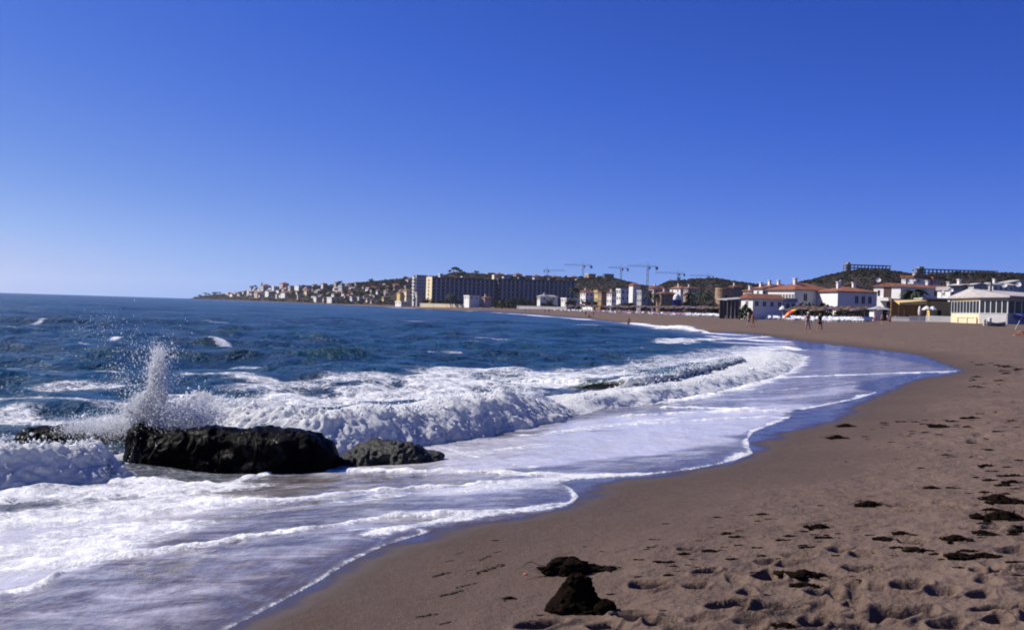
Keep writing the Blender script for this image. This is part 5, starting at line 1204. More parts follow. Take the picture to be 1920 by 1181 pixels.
# pavilion with grey roof
def pavilion():
    D = 225; a, c = at_d(1364, 590, D), at_d(1402, 558, D); z0 = gz(a.x, D) - .1; W = c.x - a.x; h = c.z - z0; root = empty('beach_pavilion', (a.x, D, z0), rad(8), label='open sided beach pavilion with pale grey sloping roof', cat='pavilion')
    for k in range(6):
        for y_ in (.1, 5): child_box(root, 'post', W * k / 5 - .07, W * k / 5 + .07, y_ - .07, y_ + .07, 0, h - .4, M_STEEL)
    bm = bmesh.new(); v = [bm.verts.new(p) for p in ((-.4, -.6, h - .7), (W + .4, -.6, h - .2), (W + .4, 5.6, h), (-.4, 5.6, h - .5), (-.4, -.6, h - .55), (W + .4, -.6, h - .05), (W + .4, 5.6, h + .15), (-.4, 5.6, h - .35))]
    for f in ((3, 2, 1, 0), (4, 5, 6, 7), (0, 1, 5, 4), (1, 2, 6, 5), (2, 3, 7, 6), (3, 0, 4, 7)): bm.faces.new([v[k] for k in f])
    link('roof', mesh_bm('roof', bm, (ROOF['grey'],)), root); child_box(root, 'shade_backing', 0, W, 5.1, 5.25, 0, h - .6, WALL['dark'])  # dark sheet at the back paints the shade inside the open pavilion
    for k in range(4): child_box(root, 'table', W * (k + .3) / 4, W * (k + .7) / 4, 1.5, 2.4, .003, .75, M_SHUT)
pavilion()
# white satellite dishes
def dish(u_, v_, D, r, label, tilt=.5):
    c = at_d(u_, v_, D); root = empty('satellite_dish', (c.x, D, c.z), rad(-20), label=label, cat='satellite dish')
    bm = bmesh.new(); n = 14; R = [[bm.verts.new((q * r * math.cos(6.2832 * k / n), -.22 * r * q * q, q * r * math.sin(6.2832 * k / n))) for k in range(n)] for q in (.02, .5, 1.0, 1.02)]
    for a, b_ in zip(R, R[1:]):
        for k in range(n): bm.faces.new((a[k], a[(k + 1) % n], b_[(k + 1) % n], b_[k]))
    o_ = link('reflector', mesh_bm('reflector', bm, (WALL['white'],), True), root); o_.rotation_euler = (-tilt, 0, 0)
    bm = bmesh.new(); bar(bm, (0, .1, -r * .2), (0, .25, -r - .8), .06, 5); link('mast', mesh_bm('mast', bm, (M_STEEL,)), root)
    bm = bmesh.new(); bar(bm, (0, -.05, -r * .9), (0, -r * .8, 0), .03, 4); link('feed_arm', mesh_bm('feed_arm', bm, (M_STEEL,)), root)
def roof_panel():
    D = 262; c = at_d(1569, 536, D); root = empty('roof_panel', (c.x, D, c.z), 0, label='long white slanted panel standing on the roof between two villas', cat='roof panel')
    s = D / F_PX; bm = bmesh.new(); v = []
    for y_ in (0, .25):
        v.append([bm.verts.new((x * s, y_ + .8 * (k in (1, 2)), z * s)) for k, (x, z) in enumerate(((-1.5, 0), (9.5, 12), (12.5, 10.5), (4, -1.5)))])
    bm.faces.new(v[0][::-1]); bm.faces.new(v[1])
    for k in range(4): bm.faces.new((v[0][k], v[0][(k + 1) % 4], v[1][(k + 1) % 4], v[1][k]))
    link('panel', mesh_bm('panel', bm, (WALL['white'],)), root); bm = bmesh.new(); bar(bm, (5 * s, .5, 5 * s), (6 * s, .5, -3 * s), .07, 5); link('strut', mesh_bm('strut', bm, (M_STEEL,)), root)
roof_panel()
for a in [(1766, 547, 232, .42, 'white dish left of the pair beside the restaurant roof'), (1783, 544.5, 232, .5, 'white dish right of the pair beside the restaurant roof'), (1714, 525.5, 255, .3, 'small white dish on the red roof ridge'), (1883, 535, 240, .6, 'large white dish on the roof behind the restaurant'), (1909, 533.5, 240, .62, 'large white dish near the right edge of the view'), (1647, 525.5, 255, .55, 'white dish on the roof left of the ridge')]: dish(*a)

# ------------------------------------------------------------------ rows of parasols and loungers
SHX = sorted((y, x) for x, y in SHORE if y > 40)
def shore_x(D): return float(np.interp(D, [a for a, _ in SHX], [b_ for _, b_ in SHX]))
def beach_parasol(x_, y_, mat, kind, label, group):
    root = empty('thatched_parasol' if kind == 'thatch' else 'beach_umbrella', (x_, y_, gz(x_, y_) - .03), random.uniform(0, 3), label=label, cat='parasol', group=group); s = random.uniform(.9, 1.08); root.scale = (s, s, s)
    def pole():
        bm = bmesh.new(); bar(bm, (0, 0, 0), (0, 0, 2.3), .05, 6); return mesh_bm('pole', bm, (M_WOOD,))
    def can():
        bm = bmesh.new(); n = 12; rg = random.Random(3); prof = [(.04, 2.62), (.5, 2.42), (1.0, 2.14), (1.25, 1.92), (1.2, 1.84)] if kind == 'thatch' else [(.03, 2.45), (.45, 2.36), (.9, 2.12), (.95, 1.96)]
        R = [[bm.verts.new((r * (1 + rg.uniform(-.06, .06)) * math.cos(6.2832 * k / n), r * math.sin(6.2832 * k / n), z + (rg.uniform(-.06, .06) if kind == 'thatch' else 0))) for k in range(n)] for r, z in prof]
        for a, b_ in zip(R, R[1:]):
            for k in range(n): bm.faces.new((a[k], a[(k + 1) % n], b_[(k + 1) % n], b_[k]))
        return mesh_bm('canopy', bm, (mat,))
    link('pole', shared(('pp', kind), pole), root); link('canopy', shared(('pc', kind, mat.name), can), root)
M_BEDW = simple('white lounger plastic', (0.74, 0.74, 0.76), .5, .05); M_BEDP = simple('mauve lounger cloth', (0.30, 0.16, 0.24), .8, .2)
def lounger(x_, y_, mat, label, group):
    root = empty('sun_lounger', (x_, y_, gz(x_, y_)), rad(random.uniform(60, 120)), label=label, cat='sun lounger', group=group)
    def fr():
        bm = bmesh.new()
        for a in (-.6, .55):
            for b_ in (-.27, .27): box(bm, a - .03, a + .03, b_ - .03, b_ + .03, -.05, .30)
        box(bm, -.95, .62, -.32, -.27, .301, .36); box(bm, -.95, .62, .27, .32, .301, .36); return mesh_bm('frame', bm, (M_BEDW,))
    def bed():
        bm = bmesh.new(); box(bm, -.94, .25, -.265, .265, .33, .40); v = [bm.verts.new(p) for p in ((.26, -.26, .34), (.26, .26, .34), (.9, .26, .72), (.9, -.26, .72), (.25, -.26, .41), (.25, .26, .41), (.86, .26, .79), (.86, -.26, .79))]
        for f in ((3, 2, 1, 0), (4, 5, 6, 7), (0, 1, 5, 4), (1, 2, 6, 5), (2, 3, 7, 6), (3, 0, 4, 7)): bm.faces.new([v[k] for k in f])
        return mesh_bm('bed', bm, (mat,))
    link('frame', shared('lfr', fr), root); link('bed', shared(('lbed', mat.name), bed), root)
cnt = 0
for row, s_ in enumerate((36.5, 40.5, 44.5, 48.5, 52.5, 56.5)):
    D = 168.0 + 1.7 * row
    while D < 540:
        x_ = shore_x(D) + s_ + random.uniform(-.8, .8); u_ = CX + F_PX * x_ / D
        if 1060 < u_ < 1634 and random.random() < (.93 if u_ > 1180 else .7) and not (1463 < u_ < 1478 and row == 0):
            purple = (u_ < 1330 and random.random() < .6) or random.random() < .15
            if purple: beach_parasol(x_, D, M_PURPLE, 'cloth', 'mauve cloth umbrella in the crowded far beach rows', 'mauve umbrellas in the beach rows')
            else: beach_parasol(x_, D, M_THATCH, 'thatch', 'brown thatched parasol in the crowded far beach rows', 'thatched parasols in the beach rows')
            cnt += 1
        D += random.uniform(4.8, 6.2) * (1 + max(0, D - 300) / 400)
for row, s_ in enumerate((31, 33.2, 35.4)):
    D = 172.0 + row
    while D < 480:
        x_ = shore_x(D) + s_ + random.uniform(-.7, .7); u_ = CX + F_PX * x_ / D
        if u_ < 1638 and random.random() < (.92 if u_ > 1420 else .5):
            if 1100 < u_ < 1285 and random.random() < .8: lounger(x_, D, M_BEDP, 'mauve sun lounger in the rows left of the orange umbrella', 'mauve sun loungers in the beach rows')
            else: lounger(x_, D, M_BEDW, 'white sun lounger in the rows before the parasols', 'white sun loungers in the beach rows')
        D += random.uniform(1.7, 2.3) * (1 + max(0, D - 260) / 130)
# stacked white loungers right of the walkers
for k in range(15):
    x_, D = pt(1567 + 4.9 * k, 186) , 186 + random.uniform(-.6, .6); 
    for q in range(2):
        lounger(x_ + .1 * q, D, M_BEDW, 'stacked white sun lounger in the pile left of the kiosk', 'stacked white sun loungers left of the kiosk')
# white picket fence in front of the bar
def picket(u0_, u1_, D0, D1, label, h=.95):
    x0, x1 = pt(u0_, D0), pt(u1_, D1); L = math.hypot(x1 - x0, D1 - D0); z0 = gz((x0 + x1) / 2, (D0 + D1) / 2); root = empty('picket_fence', (x0, D0, z0), math.atan2(D1 - D0, x1 - x0), label=label, cat='fence')
    n = int(L / .16); pk = shared(('pk', h), lambda: boxmesh('picket', -.045, .045, -.02, .02, -.1, h, mats=(M_FRAME,)))
    for k in range(n + 1): o_ = link('picket', pk, root); o_.location = (L * k / n, 0, 0)
    for zz in (.25, .7): child_box(root, 'rail', 0, L, .022, .06, zz, zz + .07, M_FRAME)
picket(1706, 1733, 187, 186, 'white picket fence left stretch before the bar terrace'); picket(1736, 1793, 185, 181, 'white picket fence right stretch before the bar terrace'); picket(1672, 1704, 190, 188, 'low white fence between kiosk and picket fences', .6)
# orange umbrella lying tilted, blue one at right
def gored_umbrella(u_, v_, D, r, cols, tilt, rz, label):
    c = at_d(u_, v_, D); g = gz(c.x, D); root = empty('beach_umbrella', (c.x, D, g), rz, label=label, cat='umbrella')
    n = 8; q = 6; H = c.z - g
    piv = empty('canopy', (0, 0, H)); piv.parent = root; piv.rotation_euler = (0, tilt, 0)
    for k in range(n):
        bm = bmesh.new(); A = [6.2832 * (k + f / 3) / n for f in range(4)]; rows = []
        for i in range(q + 1):
            f = i / q; rows.append([bm.verts.new((r * math.sin(f * 1.2) / math.sin(1.2) * math.cos(a) * (1 - .05 * (j in (1, 2)) * f), r * math.sin(f * 1.2) / math.sin(1.2) * math.sin(a) * (1 - .05 * (j in (1, 2)) * f), r * .62 * (math.cos(f * 1.2) - math.cos(1.2)))) for j, a in enumerate(A)])
        for a, b_ in zip(rows, rows[1:]):
            for j in range(3): bm.faces.new((a[j], b_[j], b_[j + 1], a[j + 1]))
        bmesh.ops.remove_doubles(bm, verts=bm.verts, dist=1e-5)
        link('gore', mesh_bm('gore', bm, (cols[k % len(cols)],), True), piv)
    bm = bmesh.new(); d = Vector((math.sin(tilt), 0, math.cos(tilt))); bar(bm, Vector((0, 0, H)) + d * r * .45, Vector((0, 0, H)) - d * (H / max(.3, math.cos(tilt)) + .05), .025, 6); link('pole', mesh_bm('pole', bm, (M_FRAME,)), root)
M_OR = simple('orange nylon', (0.75, 0.20, 0.02), .7, .05); M_YE = simple('yellow nylon', (0.85, 0.50, 0.03), .7, .05); M_RD = simple('red nylon', (0.55, 0.03, 0.02), .7, .05); M_BL = simple('blue nylon', (0.05, 0.07, 0.36), .7, .08); M_GR = simple('green nylon', (0.30, 0.30, 0.05), .7, .05)
gored_umbrella(1482, 589, 170, 1.2, (M_OR, M_YE, M_OR, M_YE, M_OR, M_OR, M_RD, M_YE), rad(-38), rad(-25), 'tilted orange and yellow beach umbrella beside the white loungers')
gored_umbrella(1914, 598, 118, .95, (M_BL, M_BL), rad(32), 0.3, 'blue beach umbrella on the sand at the right edge')
# litter bins, post, boat-like boards near the restaurant
def post_bin(u_, D, h, r, mat, label, name='litter_bin'):
    x_ = pt(u_, D); root = empty(name, (x_, D, gz(x_, D) - .05), 0, label=label, cat='bin'); bm = bmesh.new(); bar(bm, (0, 0, 0), (0, 0, h), r, 12, r * 1.1); link('body', mesh_bm('body', bm, (mat,)), root)
    bm = bmesh.new(); bar(bm, (0, 0, h + .003), (0, 0, h + .08), r * 1.2, 12, r * .9); link('lid', mesh_bm('lid', bm, (mat,)), root)
post_bin(1856, 140, 1.0, .2, WALL['white'], 'white upright bin on the sand before the restaurant'); post_bin(1846, 143, .75, .18, WALL['cream'], 'smaller cream bin left of the white bin')
def boat(u_, D, L, label, mat, rz):
    x_ = pt(u_, D); root = empty('rowing_boat', (x_, D, gz(x_, D)), rz, label=label, cat='boat'); bm = bmesh.new(); n = 10; sec = []
    for k in range(n + 1):
        f = k / n * 2 - 1; w_ = .55 * (1 - abs(f) ** 2.6) + .02; sh = .42 + .22 * f * f
        sec.append([bm.verts.new((f * L / 2, y_, z_)) for y_, z_ in ((-w_, sh), (-w_ * .8, .18), (-.06, .02), (.06, .02), (w_ * .8, .18), (w_, sh), (w_ * .9, sh - .02), (w_ * .65, .22), (-w_ * .65, .22), (-w_ * .9, sh - .02))])
    for a, b_ in zip(sec, sec[1:]):
        for j in range(10): bm.faces.new((a[j], b_[j], b_[(j + 1) % 10], a[(j + 1) % 10]))
    bm.faces.new(sec[0]); bm.faces.new(sec[-1][::-1]); link('hull', mesh_bm('hull', bm, (mat,)), root)
    for f in (-.2, .25): child_box(root, 'thwart', f * L - .12, f * L + .12, -.4, .4, .3, .34, M_WOOD)
boat(1868, 136, 2.6, 'small dark and white boat lying on the sand before the restaurant', simple('grey boat paint', (.2, .2, .22), .5, .1), .2)
# ------------------------------------------------------------------ people on the beach
def skinned(name, verts, edges, radii, mat, parent, sub=1, root=0, **k):
    me = bpy.data.meshes.new('tmp'); me.from_pydata(verts, edges, []); o_ = bpy.data.objects.new('tmp', me); COL.objects.link(o_)
    md = o_.modifiers.new('s', 'SKIN'); md.use_smooth_shade = True
    for v, r in zip(me.skin_vertices[0].data, radii): v.radius = (r, r) if not isinstance(r, tuple) else r
    for i_, v in enumerate(me.skin_vertices[0].data): v.use_root = (i_ == root)
    sb = o_.modifiers.new('u', 'SUBSURF'); sb.levels = sub; sb.render_levels = sub
    dg = bpy.context.evaluated_depsgraph_get(); m2 = bpy.data.meshes.new_from_object(o_.evaluated_get(dg)); bpy.data.objects.remove(o_); m2.name = name
    m2.materials.clear(); m2.materials.append(mat)
    return link(name, m2, parent, **k)
SKIN = [simple('tanned skin', (0.36, 0.17, 0.10), .6, .06), simple('pale skin', (0.50, 0.29, 0.20), .6, .06), simple('brown skin', (0.20, 0.09, 0.055), .6, .06)]
HAIR = [simple('dark hair', (0.02, 0.014, 0.010), .7, .2), simple('fair hair', (0.25, 0.17, 0.08), .7, .2)]
def cloth(n, c): return simple(n, c, .9, .08)
def person(pos, h, rz, label, skin=0, hair=0, stride=.0, bottom=None, top=None, cap=None, suit=None, woman=False, pose='walk', arm=.12):
    root = empty('person', pos, rz, label=label, cat='person'); s = h / 1.75; root.scale = (s, s, s); sw = .165 if woman else .195; hw = .105
    V, E, R = [], [], []
    def add(p, r, par=None):
        V.append(p); R.append(r); 
        if par is not None: E.append((par, len(V) - 1))
        return len(V) - 1
    if pose == 'sit': dz, kn, an = -.78, lambda sd: (sd * .13, -.42, .48 - .02), lambda sd: (sd * .13, -.72, .07)
    else: dz, kn, an = 0, lambda sd: (sd * .10, -.06 - stride * .5 * sd, .51), lambda sd: (sd * .10, .02 - stride * sd, .09)
    pv = add((0, 0, .95 + dz), (.15, .11)); wa = add((0, .01, 1.12 + dz), (.13, .10), pv); ch = add((0, .0, 1.32 + dz), (.165, .115), wa); nk = add((0, .01, 1.47 + dz), .058, ch)
    hd = add((0, -.01, 1.575 + dz), (.078, .09), nk); ht = add((0, -.005, 1.69 + dz), (.075, .088), hd); add((0, -.11, 1.595 + dz), .018, hd)
    for sd in (-1, 1):
        add((sd * .088, .01, 1.61 + dz), .018, hd)
        sh = add((sd * sw, 0, 1.41 + dz), .060, ch); el = add((sd * (sw + .06), .03 + arm * .3, 1.13 + dz), .042, sh); wr = add((sd * (sw + .08), -.05 - arm * sd, .90 + dz), .030, el); ha = add((sd * (sw + .08), -.07 - arm * sd, .83 + dz), .034, wr)
        for q in range(4): add((sd * (sw + .075), -.105 - arm * sd + .022 * q, .745 + dz + .012 * abs(q - 1.3)), .010, ha)
        add((sd * (sw + .05), -.115 - arm * sd, .81 + dz), .011, wr)
        hp = add((sd * hw, 0, .90 + dz), .095, pv); k_ = add(kn(sd), .062, hp); a_ = add(an(sd), .042, k_); ax, ay, az_ = an(sd); add((ax, ay - .16, .035), .036, a_)
    skinned('body', V, E, R, SKIN[skin], root)
    if hair is not None:
        hm = [(0, .02, 1.68 + dz), (0, .055, 1.60 + dz), (0, .06, 1.52 + dz)] if woman else [(0, .02, 1.69 + dz), (0, .045, 1.63 + dz)]
        skinned('hair', hm, [(i, i + 1) for i in range(len(hm) - 1)], [(.092, .10), (.088, .075), (.07, .05)][:len(hm)], HAIR[hair], root)
    if cap: skinned('cap', [(0, 0, 1.70 + dz), (0, 0, 1.745 + dz), (0, -.13, 1.70 + dz)], [(0, 1), (0, 2)], [(.102, .11), (.075, .08), (.06, .02)], cap, root)
    if bottom:
        V2 = [(0, 0, 1.02 + dz), (0, 0, .93 + dz)]; E2 = [(0, 1)]; R2 = [(.155, .12), (.165, .135)]
        for sd in (-1, 1):
            k_ = kn(sd); V2 += [(sd * hw, 0, .88 + dz), (sd * hw * .6 + k_[0] * .4, k_[1] * .62, (.88 + dz) * .38 + k_[2] * .62)]; n_ = len(V2); E2 += [(1, n_ - 2), (n_ - 2, n_ - 1)]; R2 += [.115, .098]
        skinned('shorts', V2, E2, R2, bottom, root, root=1)
    if top or suit:
        z0 = .92 if suit else 1.06
        V2 = [(0, 0, z0 + dz), (0, .01, 1.14 + dz), (0, 0, 1.32 + dz), (0, 0, 1.42 + dz)]; R2 = [(.165, .125), (.145, .115), (.18, .13), (.12, .085)]; E2 = [(0, 1), (1, 2), (2, 3)]
        if top:
            for sd in (-1, 1): V2 += [(sd * sw, 0, 1.41 + dz), (sd * (sw + .04), .02, 1.25 + dz)]; n_ = len(V2); E2 += [(2, n_ - 2), (n_ - 2, n_ - 1)]; R2 += [.075, .068]
        skinned('top' if top else 'swimsuit', V2, E2, R2, top or suit, root, root=1)
    return root
def walker(u_, v_feet, v_head, rz, label, **k):
    p_ = on_sand(u_, v_feet, 40)
    D = p_.y; h = min(1.92, max(1.45, (v_feet - v_head) / F_PX * D)); p_.z = gz(p_.x, p_.y) - .01
    return person(p_, h, rz, label, **k)
walker(1403, 613.5, 586, rad(60), 'bare chested man in blue shorts strolling beside a companion in ochre', stride=.16, bottom=cloth('blue shorts', (.10, .16, .42)), hair=1, skin=1)
walker(1411, 614, 587, rad(65), 'dark haired woman in ochre wrap walking beside the man in blue shorts', stride=.14, bottom=cloth('ochre wrap', (.22, .12, .03)), suit=cloth('dark swim top', (.03, .03, .03)), woman=True, arm=.3)
walker(1514, 622.5, 585.5, rad(25), 'tanned man in white cap and pale shorts walking along the waterline', stride=.22, bottom=cloth('pale shorts', (.52, .55, .62)), cap=cloth('white cap', (.8, .8, .78)), hair=None)
walker(1537, 621, 586, rad(30), 'person in dark clothes walking just right of the man with white cap', stride=.18, bottom=cloth('dark skirt', (.03, .03, .04)), top=cloth('dark top', (.035, .04, .045)), woman=True)
walker(1640, 607, 590, rad(-60), 'person in orange top standing at the kiosk left corner', top=cloth('orange top', (.55, .13, .05)), bottom=cloth('black shorts', (.02, .02, .02)))
walker(1653.5, 608.5, 590, rad(200), 'person in yellow top before the kiosk opening', top=cloth('yellow top', (.60, .42, .16)), bottom=cloth('brown shorts', (.08, .04, .03)), skin=1, hair=1)
walker(1668, 610, 591, rad(140), 'person in mauve top right of the kiosk', top=cloth('mauve top', (.16, .08, .15)), bottom=cloth('wine shorts', (.10, .03, .05)), woman=True)
walker(1463.5, 601, 590, rad(-20), 'reddish tanned bather sitting on the sand below the orange umbrella', pose='sit', skin=0, bottom=cloth('red trunks', (.35, .05, .03)))
for u_, vf, lab, c in [(984.5, 589.5, 'tiny dark figure left of a pair on the far beach below the white wall', (.05, .03, .04)), (992.5, 588.5, 'tiny figure right of a pair on the far beach below the white wall', (.25, .05, .06)), (1021, 588.5, 'tiny figure in red left of two near the white wall end', (.40, .06, .05)), (1029, 588, 'tiny figure in pink right of two near the white wall end', (.45, .15, .15)),
                       (1061, 589.5, 'tiny figure on the far sand under the stepped white house', (.35, .10, .08)), (1098, 592, 'tiny dark upright figure on the far sand before the yellow house', (.03, .03, .05)), (1112, 592.5, 'tiny brown figure near the tiny upright one', (.16, .07, .04))]:
    D = float(np.interp(u_, [985, 1030, 1100, 1115], [400, 360, 275, 268])); x_ = pt(u_, D)
    person((x_, D, gz(x_, D)), 1.75, random.uniform(0, 6), lab, bottom=cloth('far cloth %d' % u_, c), stride=.12)
D = 268; x_ = pt(1104, D); person((x_, D, gz(x_, D)), 1.75, 1.0, 'tiny bather sitting on the far sand before the yellow house', pose='sit', bottom=cloth('far trunks', (.1, .03, .03)))
D = 172; x_ = pt(1179, D); person((x_, D, -.55), 1.8, -.6, 'dark bather standing in the surf at the far shore', skin=2, bottom=cloth('black trunks', (.015, .015, .02)))
# sunbather lying at the right edge
def sunbather():
    p_ = on_sand(1925, 629, 40); root = empty('person', p_, rad(-12), label='tanned sunbather lying on the sand at the right edge', cat='person'); z = .12
    V, E, R = [], [], []
    def add(p, r, par=None):
        V.append(p); R.append(r)
        if par is not None: E.append((par, len(V) - 1))
        return len(V) - 1
    pv = add((0, 0, z + .03), (.11, .15)); ch = add((.38, 0, z + .07), (.115, .165), pv); nk = add((.56, 0, z + .12), .055, ch); hd = add((.66, 0, z + .16), .08, nk); add((.76, 0, z + .19), .085, hd)
    for sd in (-1, 1):
        sh = add((.47, sd * .19, z + .05), .058, ch); el = add((.24, sd * .33, z), .042, sh); wr = add((.02, sd * .30, z - .03), .03, el); add((-.06, sd * .29, z - .04), .032, wr)
        hp = add((-.06, sd * .1, z + .02), .095, pv); k_ = add((-.45, sd * .12, z + (.22 if sd < 0 else .02)), .062, hp); a_ = add((-.83, sd * .11, z - .04), .042, k_); add((-.90, sd * .11, z + .09), .034, a_)
    skinned('body', V, E, R, SKIN[0], root); skinned('hair', [(.74, 0, z + .2), (.79, 0, z + .2)], [(0, 1)], [.09, .085], HAIR[0], root)
    skinned('trunks', [(.06, 0, z + .04), (-.06, 0, z + .03), (-.16, -.1, z + .06), (-.16, .1, z + .03)], [(0, 1), (1, 2), (1, 3)], [(.115, .155), (.125, .16), .105, .105], cloth('red swim trunks', (.45, .04, .03)), root, root=1)
    link('towel', boxmesh('towel', -1.0, .95, -.38, .38, -.01, .015, mats=(cloth('striped towel', (.55, .22, .12)),)), root)
sunbather()

# ------------------------------------------------------------------ seaweed on the sand
b = NB('dry black seaweed'); o = b.obj()
c = b.mix(b.rng(b.noise(o, 30, 5, .7), .35, .7), (0.0025, 0.0014, 0.0008), (0.015, 0.0075, 0.0035))
M_WEED = b.done(b.n('ShaderNodeBsdfPrincipled', {'Base Color': c, 'Roughness': .9, 'Specular IOR Level': .05, 'Normal': b.bump(b.noise(o, 60, 4, .7), .8, .01)}).outputs[0])
b = NB('brown strip seaweed'); o = b.obj()
c = b.mix(b.rng(b.noise(o, 30, 5, .7), .35, .7), (0.008, 0.0045, 0.002), (0.045, 0.024, 0.010))
M_WEED2 = b.done(b.n('ShaderNodeBsdfPrincipled', {'Base Color': c, 'Roughness': .7, 'Specular IOR Level': .25}).outputs[0])
def weed_mesh(seed, prof, strands, mat, spread=1.0, slim=1.0, lumpy=.35):
    """matted clump of unit width 1 (x -0.5..0.5): a ragged heap and loose strands"""
    rg = random.Random(seed); bm = bmesh.new(); n, m_ = 44, 13; rows = []
    for i in range(m_):
        f = i / (m_ - 1); row = []
        for k in range(n):
            a = 6.2832 * k / n; r = np.interp(f, [p[0] for p in prof], [p[1] for p in prof]); z = np.interp(f, [p[0] for p in prof], [p[2] for p in prof])
            q = mnoise.noise(Vector((math.cos(a) * 1.7 + seed, math.sin(a) * 1.7, f * 1.5))) * lumpy + mnoise.noise(Vector((math.cos(a) * 5 + seed, math.sin(a) * 5, f * 5))) * lumpy * .6
            q2 = mnoise.noise(Vector((math.cos(a) * 14, math.sin(a) * 14 + seed, f * 13))) * .16
            rr_ = r * (1 + q + q2); row.append(bm.verts.new((rr_ * math.cos(a), rr_ * math.sin(a) * .62 * slim, z * (1 + .35 * q) + (.012 * q2 if f < 1 else 0))))
        rows.append(row)
    for a, c_ in zip(rows, rows[1:]):
        for k in range(n): bm.faces.new((a[k], a[(k + 1) % n], c_[(k + 1) % n], c_[k]))
    bm.faces.new(rows[-1])
    for k in range(strands):
        a = rg.uniform(0, 6.283); r = rg.uniform(.15, .45); p_ = Vector((r * math.cos(a), r * math.sin(a) * .62 * slim, rg.uniform(.0, .1))); d = Vector((math.cos(a + rg.gauss(0, .7)), math.sin(a + rg.gauss(0, .7)) * slim, 0)); L = rg.uniform(.1, .32) * spread; w_ = rg.uniform(.006, .018); prev = None
        hgt = rg.uniform(.02, .10)
        for q in range(5):
            f = q / 4; c = p_ + d * L * f + Vector((rg.gauss(0, .012), rg.gauss(0, .012), hgt * math.sin(3.1 * f) * (1 - f) - p_.z * f + .006)); sd = Vector((-d.y, d.x, .5)).normalized() * w_ * (1 - .8 * f)
            cur = [bm.verts.new(c + sd), bm.verts.new(c - sd)]
            if prev: bm.faces.new((prev[0], prev[1], cur[1], cur[0]))
            prev = cur
    return mesh_bm('seaweed', bm, (mat,), True)
DOME = [(0, .36, -.03), (.2, .30, .035), (.5, .22, .08), (.8, .10, .12), (1, .01, .13)]
def tufts(seed, n, path, width, size, strands, mat, heap=None, hz=.55, strand=.2):
    """ragged weed: many small torn tufts along a wandering line, loose strands, and for a heap a matted core"""
    rg = random.Random(seed)
    if heap:
        me0 = weed_mesh(seed, heap, strands // 2, mat); bm = bmesh.new(); bm.from_mesh(me0)
    else: bm = bmesh.new()
    for k in range(n):
        f = rg.random(); x = np.interp(f, [p[0] for p in path], [p[1] for p in path]); y = np.interp(f, [p[0] for p in path], [p[2] for p in path]); w_ = np.interp(f, [p[0] for p in path], [p[3] for p in path]) if len(path[0]) > 3 else 1
        c = Vector((x + rg.gauss(0, width * .4), y + rg.gauss(0, width) * w_, 0)); r = size * rg.uniform(.35, 1.25) * w_
        ret = bmesh.ops.create_icosphere(bm, subdivisions=2, radius=1.0); st = rg.uniform(1, 2.0); an = rg.gauss(0, .6); ca, sa = math.cos(an), math.sin(an)
        for v in ret['verts']:
            d = 1 + .9 * mnoise.noise(v.co * 1.6 + Vector((k * 3.1, seed, 0))) + .5 * mnoise.noise(v.co * 4.5 + Vector((k, seed * 2, 5)))
            p_ = v.co * d * r; p_.x *= st; p_ = Vector((p_.x * ca - p_.y * sa, p_.x * sa + p_.y * ca, p_.z * hz)); v.co = c + p_ + Vector((0, 0, r * .15 * hz))
    if heap and len(heap) > 5:
        for k in range(70):
            f = rg.random(); r0_ = np.interp(f, [h[0] for h in heap], [h[1] for h in heap]); z_ = np.interp(f, [h[0] for h in heap], [h[2] for h in heap]); a = rg.uniform(0, 6.283); r = rg.uniform(.025, .06)
            ret = bmesh.ops.create_icosphere(bm, subdivisions=2, radius=1.0); c = Vector((r0_ * math.cos(a), r0_ * math.sin(a) * .62, z_))
            for v in ret['verts']: v.co = c + v.co * r * (1 + .9 * mnoise.noise(v.co * 1.9 + Vector((k * 2.3, seed, 1))))
    for k in range(strands):
        f = rg.random(); x = np.interp(f, [p[0] for p in path], [p[1] for p in path]); y = np.interp(f, [p[0] for p in path], [p[2] for p in path])
        p_ = Vector((x + rg.gauss(0, width), y + rg.gauss(0, width), 0)); a = rg.uniform(0, 6.28); L = strand * rg.uniform(.4, 1.2); prev = None; bend = rg.gauss(0, 1.6); w_ = rg.uniform(.006, .014)
        for q_ in range(6):
            g = q_ / 5; a2 = a + bend * g; c = p_ + Vector((math.cos(a2), math.sin(a2) * .7, 0)) * L * g + Vector((0, 0, .008 + .02 * math.sin(3.14 * g))); sd = Vector((-math.sin(a2), math.cos(a2), .4)).normalized() * w_ * (1 - .6 * g)
            cur = [bm.verts.new(c + sd), bm.verts.new(c - sd)]
            if prev: bm.faces.new((prev[0], prev[1], cur[1], cur[0]))
            prev = cur
    return mesh_bm('seaweed', bm, (mat,), True)
LINE = [(0, -.42, -.04, .6), (.25, -.2, .03, 1.1), (.5, .03, -.03, 1.2), (.75, .22, .04, .9), (1, .44, -.02, .5)]
WM = {'dome': [tufts(k, 22, [(0, -.42, -.05), (.5, 0, .02), (1, .46, -.04)], .12, .070, 60, M_WEED, DOME) for k in (1, 2, 3, 4)], 'flat': [tufts(k, 24, LINE, .07, .075, 26, M_WEED) for k in (5, 6, 7, 8)],
      'strip': [tufts(k, 20, LINE, .025, .05, 14, M_WEED) for k in (9, 10, 11)], 'kelp': [tufts(k, 22, [(0, -.45, 0, .35), (.4, -.1, .01, 1), (.8, .25, -.01, 1.1), (1, .45, 0, .6)], .018, .055, 8, M_WEED2, None, .4, .14) for k in (12, 13, 14)]}
